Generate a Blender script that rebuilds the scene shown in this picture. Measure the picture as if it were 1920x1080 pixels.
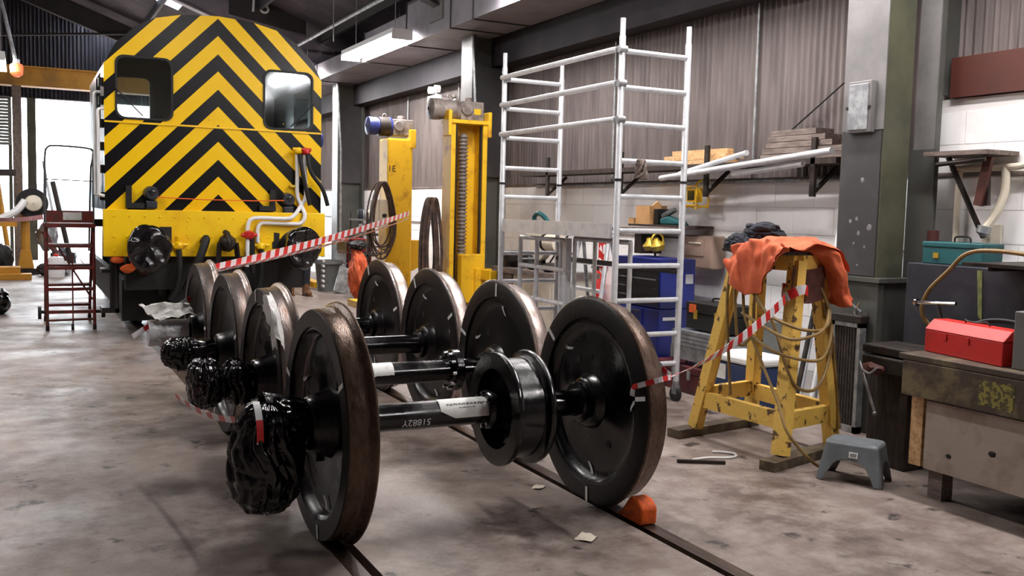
import bpy, bmesh, math, random
from math import pi, sin, cos, radians
from mathutils import Vector, Matrix, Euler, noise
random.seed(7)
SC = bpy.context.scene
COL = SC.collection
for o in list(bpy.data.objects): bpy.data.objects.remove(o)

# ------------------------------------------------------------------ camera
cam_d = bpy.data.cameras.new('camera'); cam = bpy.data.objects.new('camera', cam_d); COL.objects.link(cam)
SC.camera = cam
cam_d.sensor_fit = 'HORIZONTAL'; cam_d.sensor_width = 36.0
cam_d.lens = 1778.8/1920*36.0
cam_d.clip_start = 0.05; cam_d.clip_end = 300
def aim(loc, yaw, pitch, roll):
    f = Vector((sin(yaw)*cos(pitch), cos(yaw)*cos(pitch), sin(pitch)))
    r = Vector((cos(yaw), -sin(yaw), 0)); u = r.cross(f)
    r2 = r*cos(roll)+u*sin(roll); u2 = -r*sin(roll)+u*cos(roll)
    m = Matrix((r2, u2, -f)).transposed().to_4x4(); m.translation = loc
    cam.matrix_world = m
aim((-2.005, -4.282, 1.557), radians(27.343), radians(-4.726), radians(1.383))

# ------------------------------------------------------------------ world and exposure
w = bpy.data.worlds.new('overcast_sky'); SC.world = w; w.use_nodes = True
w.node_tree.nodes['Background'].inputs[0].default_value = (0.90, 0.95, 1.0, 1)
w.node_tree.nodes['Background'].inputs[1].default_value = 9.0
vs = SC.view_settings
vs.view_transform = 'Standard'; vs.look = 'None'; vs.gamma = 1.0; vs.use_curve_mapping = False
vs.exposure = 1.15

# ------------------------------------------------------------------ materials
def lin(c):
    return tuple(((v/255)/12.92 if v/255 <= .04045 else ((v/255+.055)/1.055)**2.4) for v in c)
MATS = {}
def mat(name, col, rough=.6, metal=0., col2=None, amt=.5, scale=4., detail=6., bump=0., bscale=30., emit=0., stretch=None, sharp=.18, spec=.5, rvar=0., coat=0., alpha=1., trans=0., pos=False):
    if name in MATS: return MATS[name]
    m = bpy.data.materials.new(name); m.use_nodes = True; MATS[name] = m
    nt = m.node_tree; b = nt.nodes['Principled BSDF']
    L = nt.links.new
    c = (*lin(col), 1)
    b.inputs['Base Color'].default_value = c
    b.inputs['Roughness'].default_value = rough
    b.inputs['Metallic'].default_value = metal
    b.inputs['Specular IOR Level'].default_value = spec
    if coat: b.inputs['Coat Weight'].default_value = coat; b.inputs['Coat Roughness'].default_value = .08
    if trans: b.inputs['Transmission Weight'].default_value = trans
    if alpha < 1: b.inputs['Alpha'].default_value = alpha
    tc = nt.nodes.new('ShaderNodeTexCoord'); src = tc.outputs['Object'] if not pos else nt.nodes.new('ShaderNodeNewGeometry').outputs['Position']
    if stretch:
        mp = nt.nodes.new('ShaderNodeMapping'); mp.inputs['Scale'].default_value = stretch
        L(src, mp.inputs['Vector']); src = mp.outputs['Vector']
    if col2 is not None:
        n = nt.nodes.new('ShaderNodeTexNoise'); n.inputs['Scale'].default_value = scale; n.inputs['Detail'].default_value = detail
        n.inputs['Roughness'].default_value = .62
        L(src, n.inputs['Vector'])
        r = nt.nodes.new('ShaderNodeMapRange'); t = 1-amt
        # amt = about the share of the second colour
        mid = .5+(t-.5)*.45
        r.inputs['From Min'].default_value = mid-sharp/2; r.inputs['From Max'].default_value = mid+sharp/2
        L(n.outputs['Fac'], r.inputs['Value'])
        mx = nt.nodes.new('ShaderNodeMix'); mx.data_type = 'RGBA'
        mx.inputs['A'].default_value = c; mx.inputs['B'].default_value = (*lin(col2), 1)
        L(r.outputs['Result'], mx.inputs['Factor']); L(mx.outputs['Result'], b.inputs['Base Color'])
        if rvar:
            q = nt.nodes.new('ShaderNodeMapRange'); q.inputs['To Min'].default_value = rough; q.inputs['To Max'].default_value = min(1, max(.03, rough+rvar))
            L(r.outputs['Result'], q.inputs['Value']); L(q.outputs['Result'], b.inputs['Roughness'])
    if bump:
        n2 = nt.nodes.new('ShaderNodeTexNoise'); n2.inputs['Scale'].default_value = bscale; n2.inputs['Detail'].default_value = 5
        L(src, n2.inputs['Vector'])
        bp = nt.nodes.new('ShaderNodeBump'); bp.inputs['Strength'].default_value = bump; bp.inputs['Distance'].default_value = .02
        L(n2.outputs['Fac'], bp.inputs['Height']); L(bp.outputs['Normal'], b.inputs['Normal'])
    if emit:
        b.inputs['Emission Color'].default_value = c; b.inputs['Emission Strength'].default_value = emit
    return m

def M(n): return MATS[n]
mat('black_paint', (7, 7, 9), .14, 0, (13, 12, 12), .4, 3, bump=.025, bscale=40, rvar=.22, spec=.6)
mat('black_matt', (8, 8, 9), .6, 0, (14, 13, 12), .5, 5)
mat('black_satin', (11, 11, 13), .3, 0, (18, 16, 15), .5, 5)
mat('dark_steel', (34, 31, 30), .5, .3, (52, 42, 36), .5, 8, bump=.2)
mat('tread_rust', (112, 90, 76), .34, .55, (74, 58, 48), .5, 6, sharp=.45, stretch=(7, 2.2, 2.2), bump=.15, bscale=25, rvar=-.12)
mat('tread_worn', (186, 178, 174), .2, .85, (116, 92, 80), .5, 5, sharp=.4, stretch=(8, 1.6, 1.6), bump=.12, bscale=25, rvar=.22)
mat('tyre_face', (17, 15, 16), .4, .1, (30, 23, 21), .45, 6, bump=.1)
mat('chalk_white', (238, 238, 236), .8)
mat('paper', (236, 236, 232), .8, 0, (206, 206, 204), .25, 14)
mat('ink', (60, 60, 66), .8)
mat('bin_bag', (9, 9, 11), .17, 0, None, bump=.35, bscale=11, spec=.8)
mat('clear_plastic', (196, 196, 200), .22, 0, (228, 228, 230), .5, 12, bump=.4, bscale=30, alpha=.82)
mat('white_rag', (226, 224, 220), .85, 0, (196, 192, 186), .4, 8, bump=.3)
mat('loco_yellow', (252, 208, 14), .33, 0, (240, 188, 10), .35, 3, bump=.03, bscale=20)
mat('jack_yellow', (236, 186, 30), .5, 0, (188, 130, 26), .24, 5, bump=.08)
mat('stand_yellow', (234, 192, 92), .6, 0, (90, 62, 38), .27, 13, sharp=.05, bump=.25)
mat('crane_yellow', (196, 140, 44), .55, 0, (160, 112, 40), .4, 2)
mat('white_paint', (236, 236, 236), .4)
mat('red_paint', (196, 34, 28), .42)
mat('toolbox_red', (206, 38, 32), .45, 0, (182, 34, 30), .35, 4, bump=.05)
mat('cabinet_red', (166, 30, 34), .45, 0, (130, 26, 28), .4, 4)
mat('steps_red', (124, 40, 34), .6, 0, (86, 50, 42), .5, 14)
mat('glass_dark', (30, 34, 36), .08, 0, None, spec=.8)
mat('rubber', (16, 16, 17), .6)
mat('aluminium', (226, 228, 232), .32, .4, (204, 206, 210), .4, 9, rvar=.15)
mat('galvanised', (172, 174, 176), .42, .6, (136, 138, 140), .5, 10)
mat('chrome', (220, 222, 226), .14, 1.)
mat('column_grey', (84, 84, 80), .5, 0, (68, 70, 66), .4, 2, bump=.04)
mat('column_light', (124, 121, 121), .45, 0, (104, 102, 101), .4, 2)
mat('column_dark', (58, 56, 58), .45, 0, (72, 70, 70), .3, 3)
mat('column_olive', (86, 86, 68), .55, 0, (72, 73, 60), .5, 3)
mat('eave_dark', (46, 40, 46), .7, 0, (34, 30, 36), .5, 2)
mat('roof_dark', (86, 76, 84), .8, 0, (62, 55, 61), .5, 1.5)
mat('rafter_lamplit', (132, 124, 134), .5, 0, (112, 106, 114), .4, 2)  # lit version of the rafter paint, lamplight put into the colour
mat('rafter_dark', (54, 49, 52), .6, 0, (40, 38, 40), .5, 2)
mat('duct_grey', (146, 142, 148), .5, 0, (124, 120, 126), .4, 1.5)
mat('wall_white', (250, 248, 248), .6, 0, (222, 216, 214), .16, 1.6, bump=.12, bscale=18, sharp=.3, pos=True)
mat('mortar_white', (214, 210, 208), .8)
mat('wood_pale', (214, 176, 130), .6, 0, (180, 138, 92), .45, 5, stretch=(1, 8, 8))
mat('wood_grey', (128, 114, 106), .75, 0, (96, 84, 78), .5, 6, stretch=(6, 1, 6))
mat('wood_dark', (62, 48, 40), .8, 0, (40, 32, 28), .5, 6, stretch=(6, 6, 1), bump=.2)
mat('bench_steel', (84, 72, 62), .55, .2, (124, 112, 84), .34, 7, bump=.25)
mat('bench_panel', (172, 158, 146), .6, 0, (142, 124, 110), .35, 4, bump=.06)
mat('navy_steel', (44, 46, 56), .42, .2, (58, 60, 66), .4, 5)
mat('chest_blue', (24, 38, 122), .32, 0, (16, 24, 78), .4, 3)
mat('chest_black', (22, 23, 26), .4)
mat('teal_paint', (30, 92, 96), .42, 0, (24, 74, 80), .4, 5)
mat('burgundy', (88, 22, 26), .5, 0, (60, 18, 20), .5, 5)
mat('cool_blue', (44, 62, 104), .55, 0, (36, 50, 88), .4, 4)
mat('orange_cloth', (214, 104, 64), .75, 0, (190, 80, 46), .35, 5, bump=.25, bscale=14)
mat('navy_cloth', (30, 33, 46), .85, 0, (22, 24, 34), .5, 7, bump=.35, bscale=16)
mat('brown_cloth', (92, 52, 44), .85, 0, (70, 40, 36), .5, 7)
mat('hose_tan', (150, 122, 72), .5, 0, (128, 100, 58), .4, 10)
mat('cable_brown', (92, 70, 58), .6, 0, (60, 46, 40), .5, 12)
mat('stool_grey', (116, 122, 126), .5, 0, (102, 107, 110), .4, 8)
mat('chock_orange', (226, 96, 24), .75, 0, (140, 62, 26), .4, 12, bump=.5, bscale=20)
mat('motor_grey', (150, 140, 134), .5, .2, (112, 100, 94), .45, 10)
mat('motor_blue', (44, 54, 120), .4, 0, (34, 40, 92), .4, 6)
mat('cardboard', (192, 146, 96), .8, 0, (176, 130, 84), .4, 4)
mat('bin_grey', (104, 106, 104), .6, 0, (84, 86, 84), .4, 5)
mat('plastic_brown', (158, 134, 120), .45, 0, (140, 118, 106), .3, 3)
mat('cream', (226, 216, 196), .6)
mat('cabinet_cream', (214, 206, 190), .6, 0, (186, 172, 150), .35, 4)
mat('pipe_red', (96, 40, 34), .6, 0, (70, 32, 28), .5, 6)
mat('skin', (196, 150, 126), .55)
mat('boot_brown', (112, 76, 46), .65, 0, (84, 56, 36), .4, 14)
mat('channel_red', (80, 36, 27), .6, 0, (74, 36, 28), .5, 4)
mat('grass_wall', (150, 170, 186), .8)
mat('lamp_orange', (244, 104, 62), .4, emit=.4)
mat('lamp_tube', (255, 250, 248), .5, emit=54)
mat('shutter', (128, 130, 124), .5, .2)
mat('string_orange', (232, 104, 40), .7)
mat('brass', (206, 176, 66), .35, .6)
mat('radiator_core', (66, 56, 52), .6, .3, (44, 38, 36), .5, 30)
mat('text_white', (226, 226, 226), .7)
mat('text_black', (20, 20, 20), .7)

def special_materials():
    # inverted-chevron warning paint: yellow with black bands, laid out in the locomotive's own coordinates
    m = bpy.data.materials.new('chevron_paint'); m.use_nodes = True; MATS['chevron_paint'] = m
    nt = m.node_tree; b = nt.nodes['Principled BSDF']; L = nt.links.new; N = nt.nodes.new
    tc = N('ShaderNodeTexCoord'); sp = N('ShaderNodeSeparateXYZ'); L(tc.outputs['Object'], sp.inputs[0])
    ab = N('ShaderNodeMath'); ab.operation = 'ABSOLUTE'; L(sp.outputs['X'], ab.inputs[0])
    ad = N('ShaderNodeMath'); ad.operation = 'ADD'; L(ab.outputs[0], ad.inputs[0]); L(sp.outputs['Z'], ad.inputs[1])
    of = N('ShaderNodeMath'); of.operation = 'ADD'; L(ad.outputs[0], of.inputs[0]); of.inputs[1].default_value = -3.652+4.0
    dv = N('ShaderNodeMath'); dv.operation = 'DIVIDE'; L(of.outputs[0], dv.inputs[0]); dv.inputs[1].default_value = .3995
    fr = N('ShaderNodeMath'); fr.operation = 'FRACT'; L(dv.outputs[0], fr.inputs[0])
    gt = N('ShaderNodeMath'); gt.operation = 'GREATER_THAN'; L(fr.outputs[0], gt.inputs[0]); gt.inputs[1].default_value = .515
    no = N('ShaderNodeTexNoise'); no.inputs['Scale'].default_value = 3; no.inputs['Detail'].default_value = 8; L(tc.outputs['Object'], no.inputs['Vector'])
    y = N('ShaderNodeMix'); y.data_type = 'RGBA'; y.inputs['A'].default_value = (*lin((252, 210, 16)), 1); y.inputs['B'].default_value = (*lin((240, 188, 10)), 1)
    L(no.outputs['Fac'], y.inputs['Factor'])
    mx = N('ShaderNodeMix'); mx.data_type = 'RGBA'; L(gt.outputs[0], mx.inputs['Factor']); L(y.outputs['Result'], mx.inputs['A']); mx.inputs['B'].default_value = (*lin((7, 6, 8)), 1)
    L(mx.outputs['Result'], b.inputs['Base Color']); b.inputs['Roughness'].default_value = .3; b.inputs['Specular IOR Level'].default_value = .28
    # barrier tape: red and white bars along the strip (UV u in metres)
    m = bpy.data.materials.new('barrier_tape'); m.use_nodes = True; MATS['barrier_tape'] = m
    nt = m.node_tree; b = nt.nodes['Principled BSDF']; L = nt.links.new; N = nt.nodes.new
    tc = N('ShaderNodeTexCoord'); sp = N('ShaderNodeSeparateXYZ'); L(tc.outputs['UV'], sp.inputs[0])
    dv = N('ShaderNodeMath'); dv.operation = 'DIVIDE'; L(sp.outputs['X'], dv.inputs[0]); dv.inputs[1].default_value = .2
    fr = N('ShaderNodeMath'); fr.operation = 'FRACT'; L(dv.outputs[0], fr.inputs[0])
    gt = N('ShaderNodeMath'); gt.operation = 'GREATER_THAN'; L(fr.outputs[0], gt.inputs[0]); gt.inputs[1].default_value = .5
    mx = N('ShaderNodeMix'); mx.data_type = 'RGBA'; L(gt.outputs[0], mx.inputs['Factor'])
    mx.inputs['A'].default_value = (*lin((236, 236, 238)), 1); mx.inputs['B'].default_value = (*lin((214, 48, 46)), 1)
    L(mx.outputs['Result'], b.inputs['Base Color']); b.inputs['Roughness'].default_value = .35
    # concrete floor: mottled warm grey, oil stains, worn glossy patches
    m = bpy.data.materials.new('concrete'); m.use_nodes = True; MATS['concrete'] = m
    nt = m.node_tree; b = nt.nodes['Principled BSDF']; L = nt.links.new; N = nt.nodes.new
    tc = N('ShaderNodeTexCoord')
    def nz(s, d=8, r=.6):
        n = N('ShaderNodeTexNoise'); n.inputs['Scale'].default_value = s; n.inputs['Detail'].default_value = d; n.inputs['Roughness'].default_value = r
        L(tc.outputs['Object'], n.inputs['Vector']); return n.outputs['Fac']
    def rng(v, a, c):
        r = N('ShaderNodeMapRange'); r.inputs['From Min'].default_value = a; r.inputs['From Max'].default_value = c; L(v, r.inputs['Value']); return r.outputs['Result']
    def mix(f, A, B):
        x = N('ShaderNodeMix'); x.data_type = 'RGBA'; L(f, x.inputs['Factor'])
        for k, v in (('A', A), ('B', B)):
            if isinstance(v, tuple): x.inputs[k].default_value = (*lin(v), 1)
            else: L(v, x.inputs[k])
        return x.outputs['Result']
    c = mix(rng(nz(.9, 9, .65), .36, .64), (140, 125, 117), (92, 77, 71))
    c = mix(rng(nz(5, 10, .7), .42, .7), c, (158, 146, 138))
    c = mix(rng(nz(1.7, 6, .7), .56, .72), c, (74, 59, 52))
    c = mix(rng(nz(4.2, 5, .65), .61, .68), c, (50, 41, 38))
    c = mix(rng(nz(38, 3, .6), .66, .74), c, (48, 41, 38))
    L(c, b.inputs['Base Color'])
    r = N('ShaderNodeMapRange'); r.inputs['From Min'].default_value = .35; r.inputs['From Max'].default_value = .65; r.inputs['To Min'].default_value = .34; r.inputs['To Max'].default_value = .66
    L(nz(1.3, 7, .6), r.inputs['Value']); L(r.outputs['Result'], b.inputs['Roughness'])
    bp = N('ShaderNodeBump'); bp.inputs['Strength'].default_value = .3; bp.inputs['Distance'].default_value = .01; L(nz(22, 8, .7), bp.inputs['Height']); L(bp.outputs['Normal'], b.inputs['Normal'])
    # corrugated cladding: grey-brown with vertical dirt runs
    m = bpy.data.materials.new('cladding'); m.use_nodes = True; MATS['cladding'] = m
    nt = m.node_tree; b = nt.nodes['Principled BSDF']; L = nt.links.new; N = nt.nodes.new
    tc = N('ShaderNodeTexCoord'); mp = N('ShaderNodeMapping'); mp.inputs['Scale'].default_value = (1, 9, .7); L(tc.outputs['Object'], mp.inputs['Vector'])
    n = N('ShaderNodeTexNoise'); n.inputs['Scale'].default_value = 2; n.inputs['Detail'].default_value = 8; L(mp.outputs['Vector'], n.inputs['Vector'])
    r = N('ShaderNodeMapRange'); r.inputs['From Min'].default_value = .35; r.inputs['From Max'].default_value = .68; L(n.outputs['Fac'], r.inputs['Value'])
    x = N('ShaderNodeMix'); x.data_type = 'RGBA'; x.inputs['A'].default_value = (*lin((112, 101, 98)), 1); x.inputs['B'].default_value = (*lin((84, 75, 73)), 1)
    L(r.outputs['Result'], x.inputs['Factor']); L(x.outputs['Result'], b.inputs['Base Color']); b.inputs['Roughness'].default_value = .62
    # translucent rooflight sheet
    m = bpy.data.materials.new('rooflight'); m.use_nodes = True; MATS['rooflight'] = m
    nt = m.node_tree; nt.nodes.remove(nt.nodes['Principled BSDF']); N = nt.nodes.new
    t = N('ShaderNodeBsdfTranslucent'); t.inputs['Color'].default_value = (.9, .95, 1, 1)
    nt.links.new(t.outputs[0], nt.nodes['Material Output'].inputs['Surface'])
special_materials()

# ------------------------------------------------------------------ mesh builder
def basis(d):
    d = Vector(d).normalized(); a = Vector((0, 0, 1)) if abs(d.z) < .9 else Vector((1, 0, 0))
    u = d.cross(a).normalized(); return d, u, d.cross(u).normalized()
class MB:
    def __init__(s): s.v = []; s.f = []; s.m = []; s.uv = {}
    def face(s, idx, mi=0): s.f.append(tuple(idx)); s.m.append(mi)
    def box(s, lo, hi, mi=0):
        (a, b, c), (d, e, f) = lo, hi; n = len(s.v)
        s.v += [(a, b, c), (d, b, c), (d, e, c), (a, e, c), (a, b, f), (d, b, f), (d, e, f), (a, e, f)]
        for q in ((0, 3, 2, 1), (4, 5, 6, 7), (0, 1, 5, 4), (1, 2, 6, 5), (2, 3, 7, 6), (3, 0, 4, 7)): s.face([n+i for i in q], mi)
        return s
    def cbox(s, c, size, rot=(0, 0, 0), mi=0, bev=0.):
        n = len(s.v); x, y, z = [k/2 for k in size]; R = Euler(rot).to_matrix(); c = Vector(c)
        for p in [(-x, -y, -z), (x, -y, -z), (x, y, -z), (-x, y, -z), (-x, -y, z), (x, -y, z), (x, y, z), (-x, y, z)]: s.v.append(tuple(R @ Vector(p)+c))
        for q in ((0, 3, 2, 1), (4, 5, 6, 7), (0, 1, 5, 4), (1, 2, 6, 5), (2, 3, 7, 6), (3, 0, 4, 7)): s.face([n+i for i in q], mi)
        return s
    def bar(s, p0, p1, wd, ht, up=(0, 0, 1), mi=0):
        p0, p1 = Vector(p0), Vector(p1); d = (p1-p0).normalized(); u = d.cross(Vector(up))
        if u.length < 1e-4: u = d.cross(Vector((1, 0, 0)))
        u.normalize(); t = u.cross(d); n = len(s.v)
        for p in (p0, p1):
            for a, b in ((-1, -1), (1, -1), (1, 1), (-1, 1)): s.v.append(tuple(p+u*a*wd/2+t*b*ht/2))
        for q in ((0, 1, 2, 3), (7, 6, 5, 4), (0, 4, 5, 1), (1, 5, 6, 2), (2, 6, 7, 3), (3, 7, 4, 0)): s.face([n+i for i in q], mi)
        return s
    def tube(s, pts, r, n=10, caps=True, mi=0, closed=False):
        pts = [Vector(p) for p in pts]; k = len(pts); R = r if isinstance(r, (list, tuple)) else [r]*k
        base = len(s.v); pu = None
        for i, p in enumerate(pts):
            if closed: d = pts[(i+1) % k]-pts[i-1]
            else: d = (pts[min(i+1, k-1)]-pts[max(i-1, 0)])
            if d.length < 1e-7: d = Vector((0, 0, 1))
            d.normalize()
            if pu is None: _, u, _ = basis(d)
            else:
                u = pu-d*pu.dot(d)
                if u.length < 1e-5: _, u, _ = basis(d)
                u.normalize()
            pu = u; t = d.cross(u)
            for j in range(n):
                a = 2*pi*j/n; s.v.append(tuple(p+(u*cos(a)+t*sin(a))*R[i]))
        for i in range(k if closed else k-1):
            for j in range(n):
                a = base+i*n+j; b = base+i*n+(j+1) % n; i2 = (i+1) % k
                s.face((a, b, base+i2*n+(j+1) % n, base+i2*n+j), mi)
        if caps and not closed:
            s.face([base+j for j in range(n)][::-1], mi); s.face([base+(k-1)*n+j for j in range(n)], mi)
        return s
    def cyl(s, p0, p1, r0, r1=None, n=20, mi=0): return s.tube([p0, p1], [r0, r0 if r1 is None else r1], n, True, mi)
    def lathe(s, prof, o=(0, 0, 0), ax=(1, 0, 0), n=48, mi=0, closed=True, mis=None):
        d, u, t = basis(ax); o = Vector(o); base = len(s.v); k = len(prof)
        for h, r in prof:
            for j in range(n):
                a = 2*pi*j/n; s.v.append(tuple(o+d*h+(u*cos(a)+t*sin(a))*max(r, 1e-4)))
        for i in range(k if closed else k-1):
            i2 = (i+1) % k
            for j in range(n):
                s.face((base+i*n+j, base+i*n+(j+1) % n, base+i2*n+(j+1) % n, base+i2*n+j), mis[i] if mis else mi)
        return s
    def prism(s, poly, a, b, axis='y', mi=0):
        n = len(s.v); k = len(poly)
        f = {'y': lambda p, h: (p[0], h, p[1]), 'x': lambda p, h: (h, p[0], p[1]), 'z': lambda p, h: (p[0], p[1], h)}[axis]
        for h in (a, b): s.v += [f(p, h) for p in poly]
        s.face([n+i for i in range(k)], mi); s.face([n+k+i for i in range(k)][::-1], mi)
        for i in range(k): s.face((n+i, n+k+i, n+k+(i+1) % k, n+(i+1) % k), mi)
        return s
    def grid(s, fn, nu, nv, mi=0):
        n = len(s.v)
        for i in range(nu+1):
            for j in range(nv+1): s.v.append(tuple(fn(i/nu, j/nv)))
        for i in range(nu):
            for j in range(nv):
                a = n+i*(nv+1)+j; s.face((a, a+nv+1, a+nv+2, a+1), mi)
        return s
    def blob(s, c, rad, seed=0, amp=.15, freq=3., lv=3, squash=None, crease=0., mi=0):
        bm = bmesh.new(); bmesh.ops.create_icosphere(bm, subdivisions=lv, radius=1); n = len(s.v); c = Vector(c); sd = Vector((seed*7.3, seed*3.1, seed*1.7))
        for v in bm.verts:
            p = v.co.copy(); k = 1+amp*noise.noise(p*freq+sd)+amp*.6*noise.noise(p*freq*2.3+sd)
            if crease: k -= crease*(1-abs(noise.noise(p*freq*1.7+sd*2)))**6
            q = Vector((p.x*rad[0], p.y*rad[1], p.z*rad[2]))*k
            if squash: q = squash(q)
            s.v.append(tuple(c+q))
        for f in bm.faces: s.face([n+v.index for v in f.verts], mi)
        bm.free(); return s
    def mesh(s, name, mats, smooth=True, ang=35, off=(0, 0, 0), fixn=True):
        me = bpy.data.meshes.new(name); o = Vector(off)
        me.from_pydata([tuple(Vector(v)-o) for v in s.v], [], s.f)
        for m in (mats if isinstance(mats, (list, tuple)) else [mats]): me.materials.append(M(m) if isinstance(m, str) else m)
        if any(s.m):
            me.polygons.foreach_set('material_index', s.m)
        if fixn:
            bm = bmesh.new(); bm.from_mesh(me); bmesh.ops.recalc_face_normals(bm, faces=bm.faces); bm.to_mesh(me); bm.free()
        if smooth:
            me.polygons.foreach_set('use_smooth', [True]*len(me.polygons)); me.set_sharp_from_angle(angle=radians(ang))
        me.update(); return me
    def build(s, name, mats, parent=None, smooth=True, ang=35, bevel=0., world=True, fixn=True):
        off = origin(parent) if (parent is not None and world) else (0, 0, 0)
        o = bpy.data.objects.new(name, s.mesh(name, mats, smooth, ang, off, fixn)); COL.objects.link(o)
        if parent is not None: o.parent = parent
        if bevel:
            b = o.modifiers.new('edge', 'BEVEL'); b.width = bevel; b.segments = 2; b.limit_method = 'ANGLE'; b.angle_limit = radians(40)
        return o
def origin(o):
    p = Vector((0, 0, 0))
    while o is not None: p += o.location; o = o.parent
    return p
def tag(o, label=None, cat=None, group=None, kind=None):
    if label: o['label'] = label
    if cat: o['category'] = cat
    if group: o['group'] = group
    if kind: o['kind'] = kind
    return o
def thing(name, label, cat, loc=(0, 0, 0), group=None, kind=None):
    o = bpy.data.objects.new(name, None); o.empty_display_size = .1; COL.objects.link(o); o.location = loc
    return tag(o, label, cat, group, kind)
def copy_tree(o, parent=None):
    c = o.copy(); COL.objects.link(c); c.parent = parent
    for ch in [k for k in bpy.data.objects if k.parent == o]: copy_tree(ch, c)
    return c
def text(name, body, size, loc, rot, m, parent=None, world=True, extrude=.0008, ax='CENTER'):
    cu = bpy.data.curves.new(name, 'FONT'); cu.body = body; cu.size = size; cu.extrude = extrude; cu.align_x = ax; cu.align_y = 'CENTER'
    o = bpy.data.objects.new(name, cu); COL.objects.link(o); cu.materials.append(M(m))
    off = origin(parent) if parent is not None and world else Vector((0, 0, 0))
    o.location = Vector(loc)-off
    o.rotation_euler = rot.to_euler() if isinstance(rot, Matrix) else rot
    if parent is not None: o.parent = parent
    bpy.context.view_layer.update()
    me = bpy.data.meshes.new_from_object(o.evaluated_get(bpy.context.evaluated_depsgraph_get()))
    q = bpy.data.objects.new(name, me); COL.objects.link(q); q.location = o.location; q.rotation_euler = o.rotation_euler; q.parent = o.parent
    bpy.data.objects.remove(o); q.name = name
    return q
def facing(n, up=(0, 0, 1)):
    # rotation whose local z points along n and local y along up
    z = Vector(n).normalized(); y = (Vector(up)-z*Vector(up).dot(z)).normalized(); x = y.cross(z)
    return Matrix((x, y, z)).transposed()
def smooth_path(pts, k=6):
    pts = [Vector(p) for p in pts]; out = []
    for i in range(len(pts)-1):
        p0 = pts[max(i-1, 0)]; p1 = pts[i]; p2 = pts[i+1]; p3 = pts[min(i+2, len(pts)-1)]
        for j in range(k):
            t = j/k
            out.append(.5*((2*p1)+(-p0+p2)*t+(2*p0-5*p1+4*p2-p3)*t*t+(-p0+3*p1-3*p2+p3)*t**3))
    out.append(pts[-1]); return out
def ribbon(name, pts, wd, up, label, cat, group=None, twist=None, phase=0., per=.2):
    # a strip of tape along pts; its flat side faces 'up' x direction; UV u = metres along the strip
    pts = [Vector(p) for p in pts]; vs_, fs, us = [], [], []; d = phase
    for i, p in enumerate(pts):
        if i: d += (p-pts[i-1]).length
        t = (pts[min(i+1, len(pts)-1)]-pts[max(i-1, 0)]).normalized()
        uu = Vector(up) if twist is None else Matrix.Rotation(twist[i], 3, t) @ Vector(up)
        w_ = (uu-t*uu.dot(t)).normalized()*wd/2
        th = t.cross(w_).normalized()*.0006
        vs_ += [p-w_-th, p+w_-th, p+w_+th, p-w_+th]; us += [d]*4
    for i in range(len(pts)-1):
        a = i*4
        for j in range(4): fs.append((a+j, a+(j+1) % 4, a+4+(j+1) % 4, a+4+j))
    fs.append((3, 2, 1, 0)); e = (len(pts)-1)*4; fs.append((e, e+1, e+2, e+3))
    me = bpy.data.meshes.new(name); me.from_pydata([tuple(v) for v in vs_], [], fs); uv = me.uv_layers.new(name='UVMap')
    for l in me.loops: uv.data[l.index].uv = (us[l.vertex_index]*.2/per, .5)
    me.materials.append(M('barrier_tape')); o = bpy.data.objects.new(name, me); COL.objects.link(o)
    return tag(o, label, cat, group)
# ================================================================== STRUCTURE
def struct(o, label=None): o['kind'] = 'structure'; return o
GX0, GX1 = .672, .716
fl = MB()
for a, b in ((-9, -.792), (-GX0, GX0), (.792, 4.2)): fl.box((a, -7, -.25), (b, 23.2, 0))
fl.box((-.792, -7, -.25), (-GX0, 23.2, -.09)); fl.box((GX0, -7, -.25), (.792, 23.2, -.09))
floor = struct(fl.build('floor', 'concrete', smooth=False))
mat('rail_steel', (84, 66, 56), .45, .5, (52, 42, 38), .5, 5, stretch=(8, .8, 1))
for sx in (-1, 1):
    r = MB()
    r.box(*((min(sx*GX1, sx*.792), -6.9, -.12), (max(sx*GX1, sx*.792), 23.0, -.001)))
    r.build('sunken_rail', 'rail_steel', floor, smooth=False)
gnd = MB(); gnd.box((-40, 23.2, -.25), (40, 60, -.02)); struct(tag(gnd.build('ground', 'concrete', smooth=False)))
ow = MB(); ow.box((-30, 58, 0), (30, 58.3, 2.4)); struct(ow.build('trim_1', 'grass_wall', smooth=False))

WX = 4.0            # inner face of the long side wall
# -- white painted block wall, each block its own piece
wall = MB(); wall.box((WX+.012, .58, 0), (WX+.2, 23, 1.87)); wall.box((WX+.012, -7, 0), (WX+.2, .58, 2.43))
wall_right = struct(wall.build('wall_right', 'mortar_white', smooth=False))
CH, BL = .2335, .47
def block_mesh(L, nm):
    b = MB(); e = .002
    b.box((-.02, -L/2+e, -CH/2+e), (.02, L/2-e, CH/2-e)); return b.mesh(nm, 'wall_white', False)
bmesh_full = block_mesh(BL, 'block'); bmesh_half = block_mesh(BL/2, 'half_block')
def block(me, y, z):
    o = bpy.data.objects.new('block', me); COL.objects.link(o); o.parent = wall_right
    o.location = (WX+.02+random.uniform(-.0008, .0008), y, z)
rest = MB()
for c in range(8):
    z = CH*(c+.5); y = .59+(BL/2 if c % 2 else 0)
    if c % 2: block(bmesh_half, .59+BL/4, z)
    while y < 9.6: block(bmesh_full, y+BL/2, z); y += BL
    while y < 22.5: rest.box((WX, y+.004, z-CH/2+.004), (WX+.03, y+BL-.004, z+CH/2-.004)); y += BL
o = rest.build('block_courses', 'wall_white', wall_right, smooth=False); o['kind'] = 'stuff'
CH2 = CH
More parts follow.
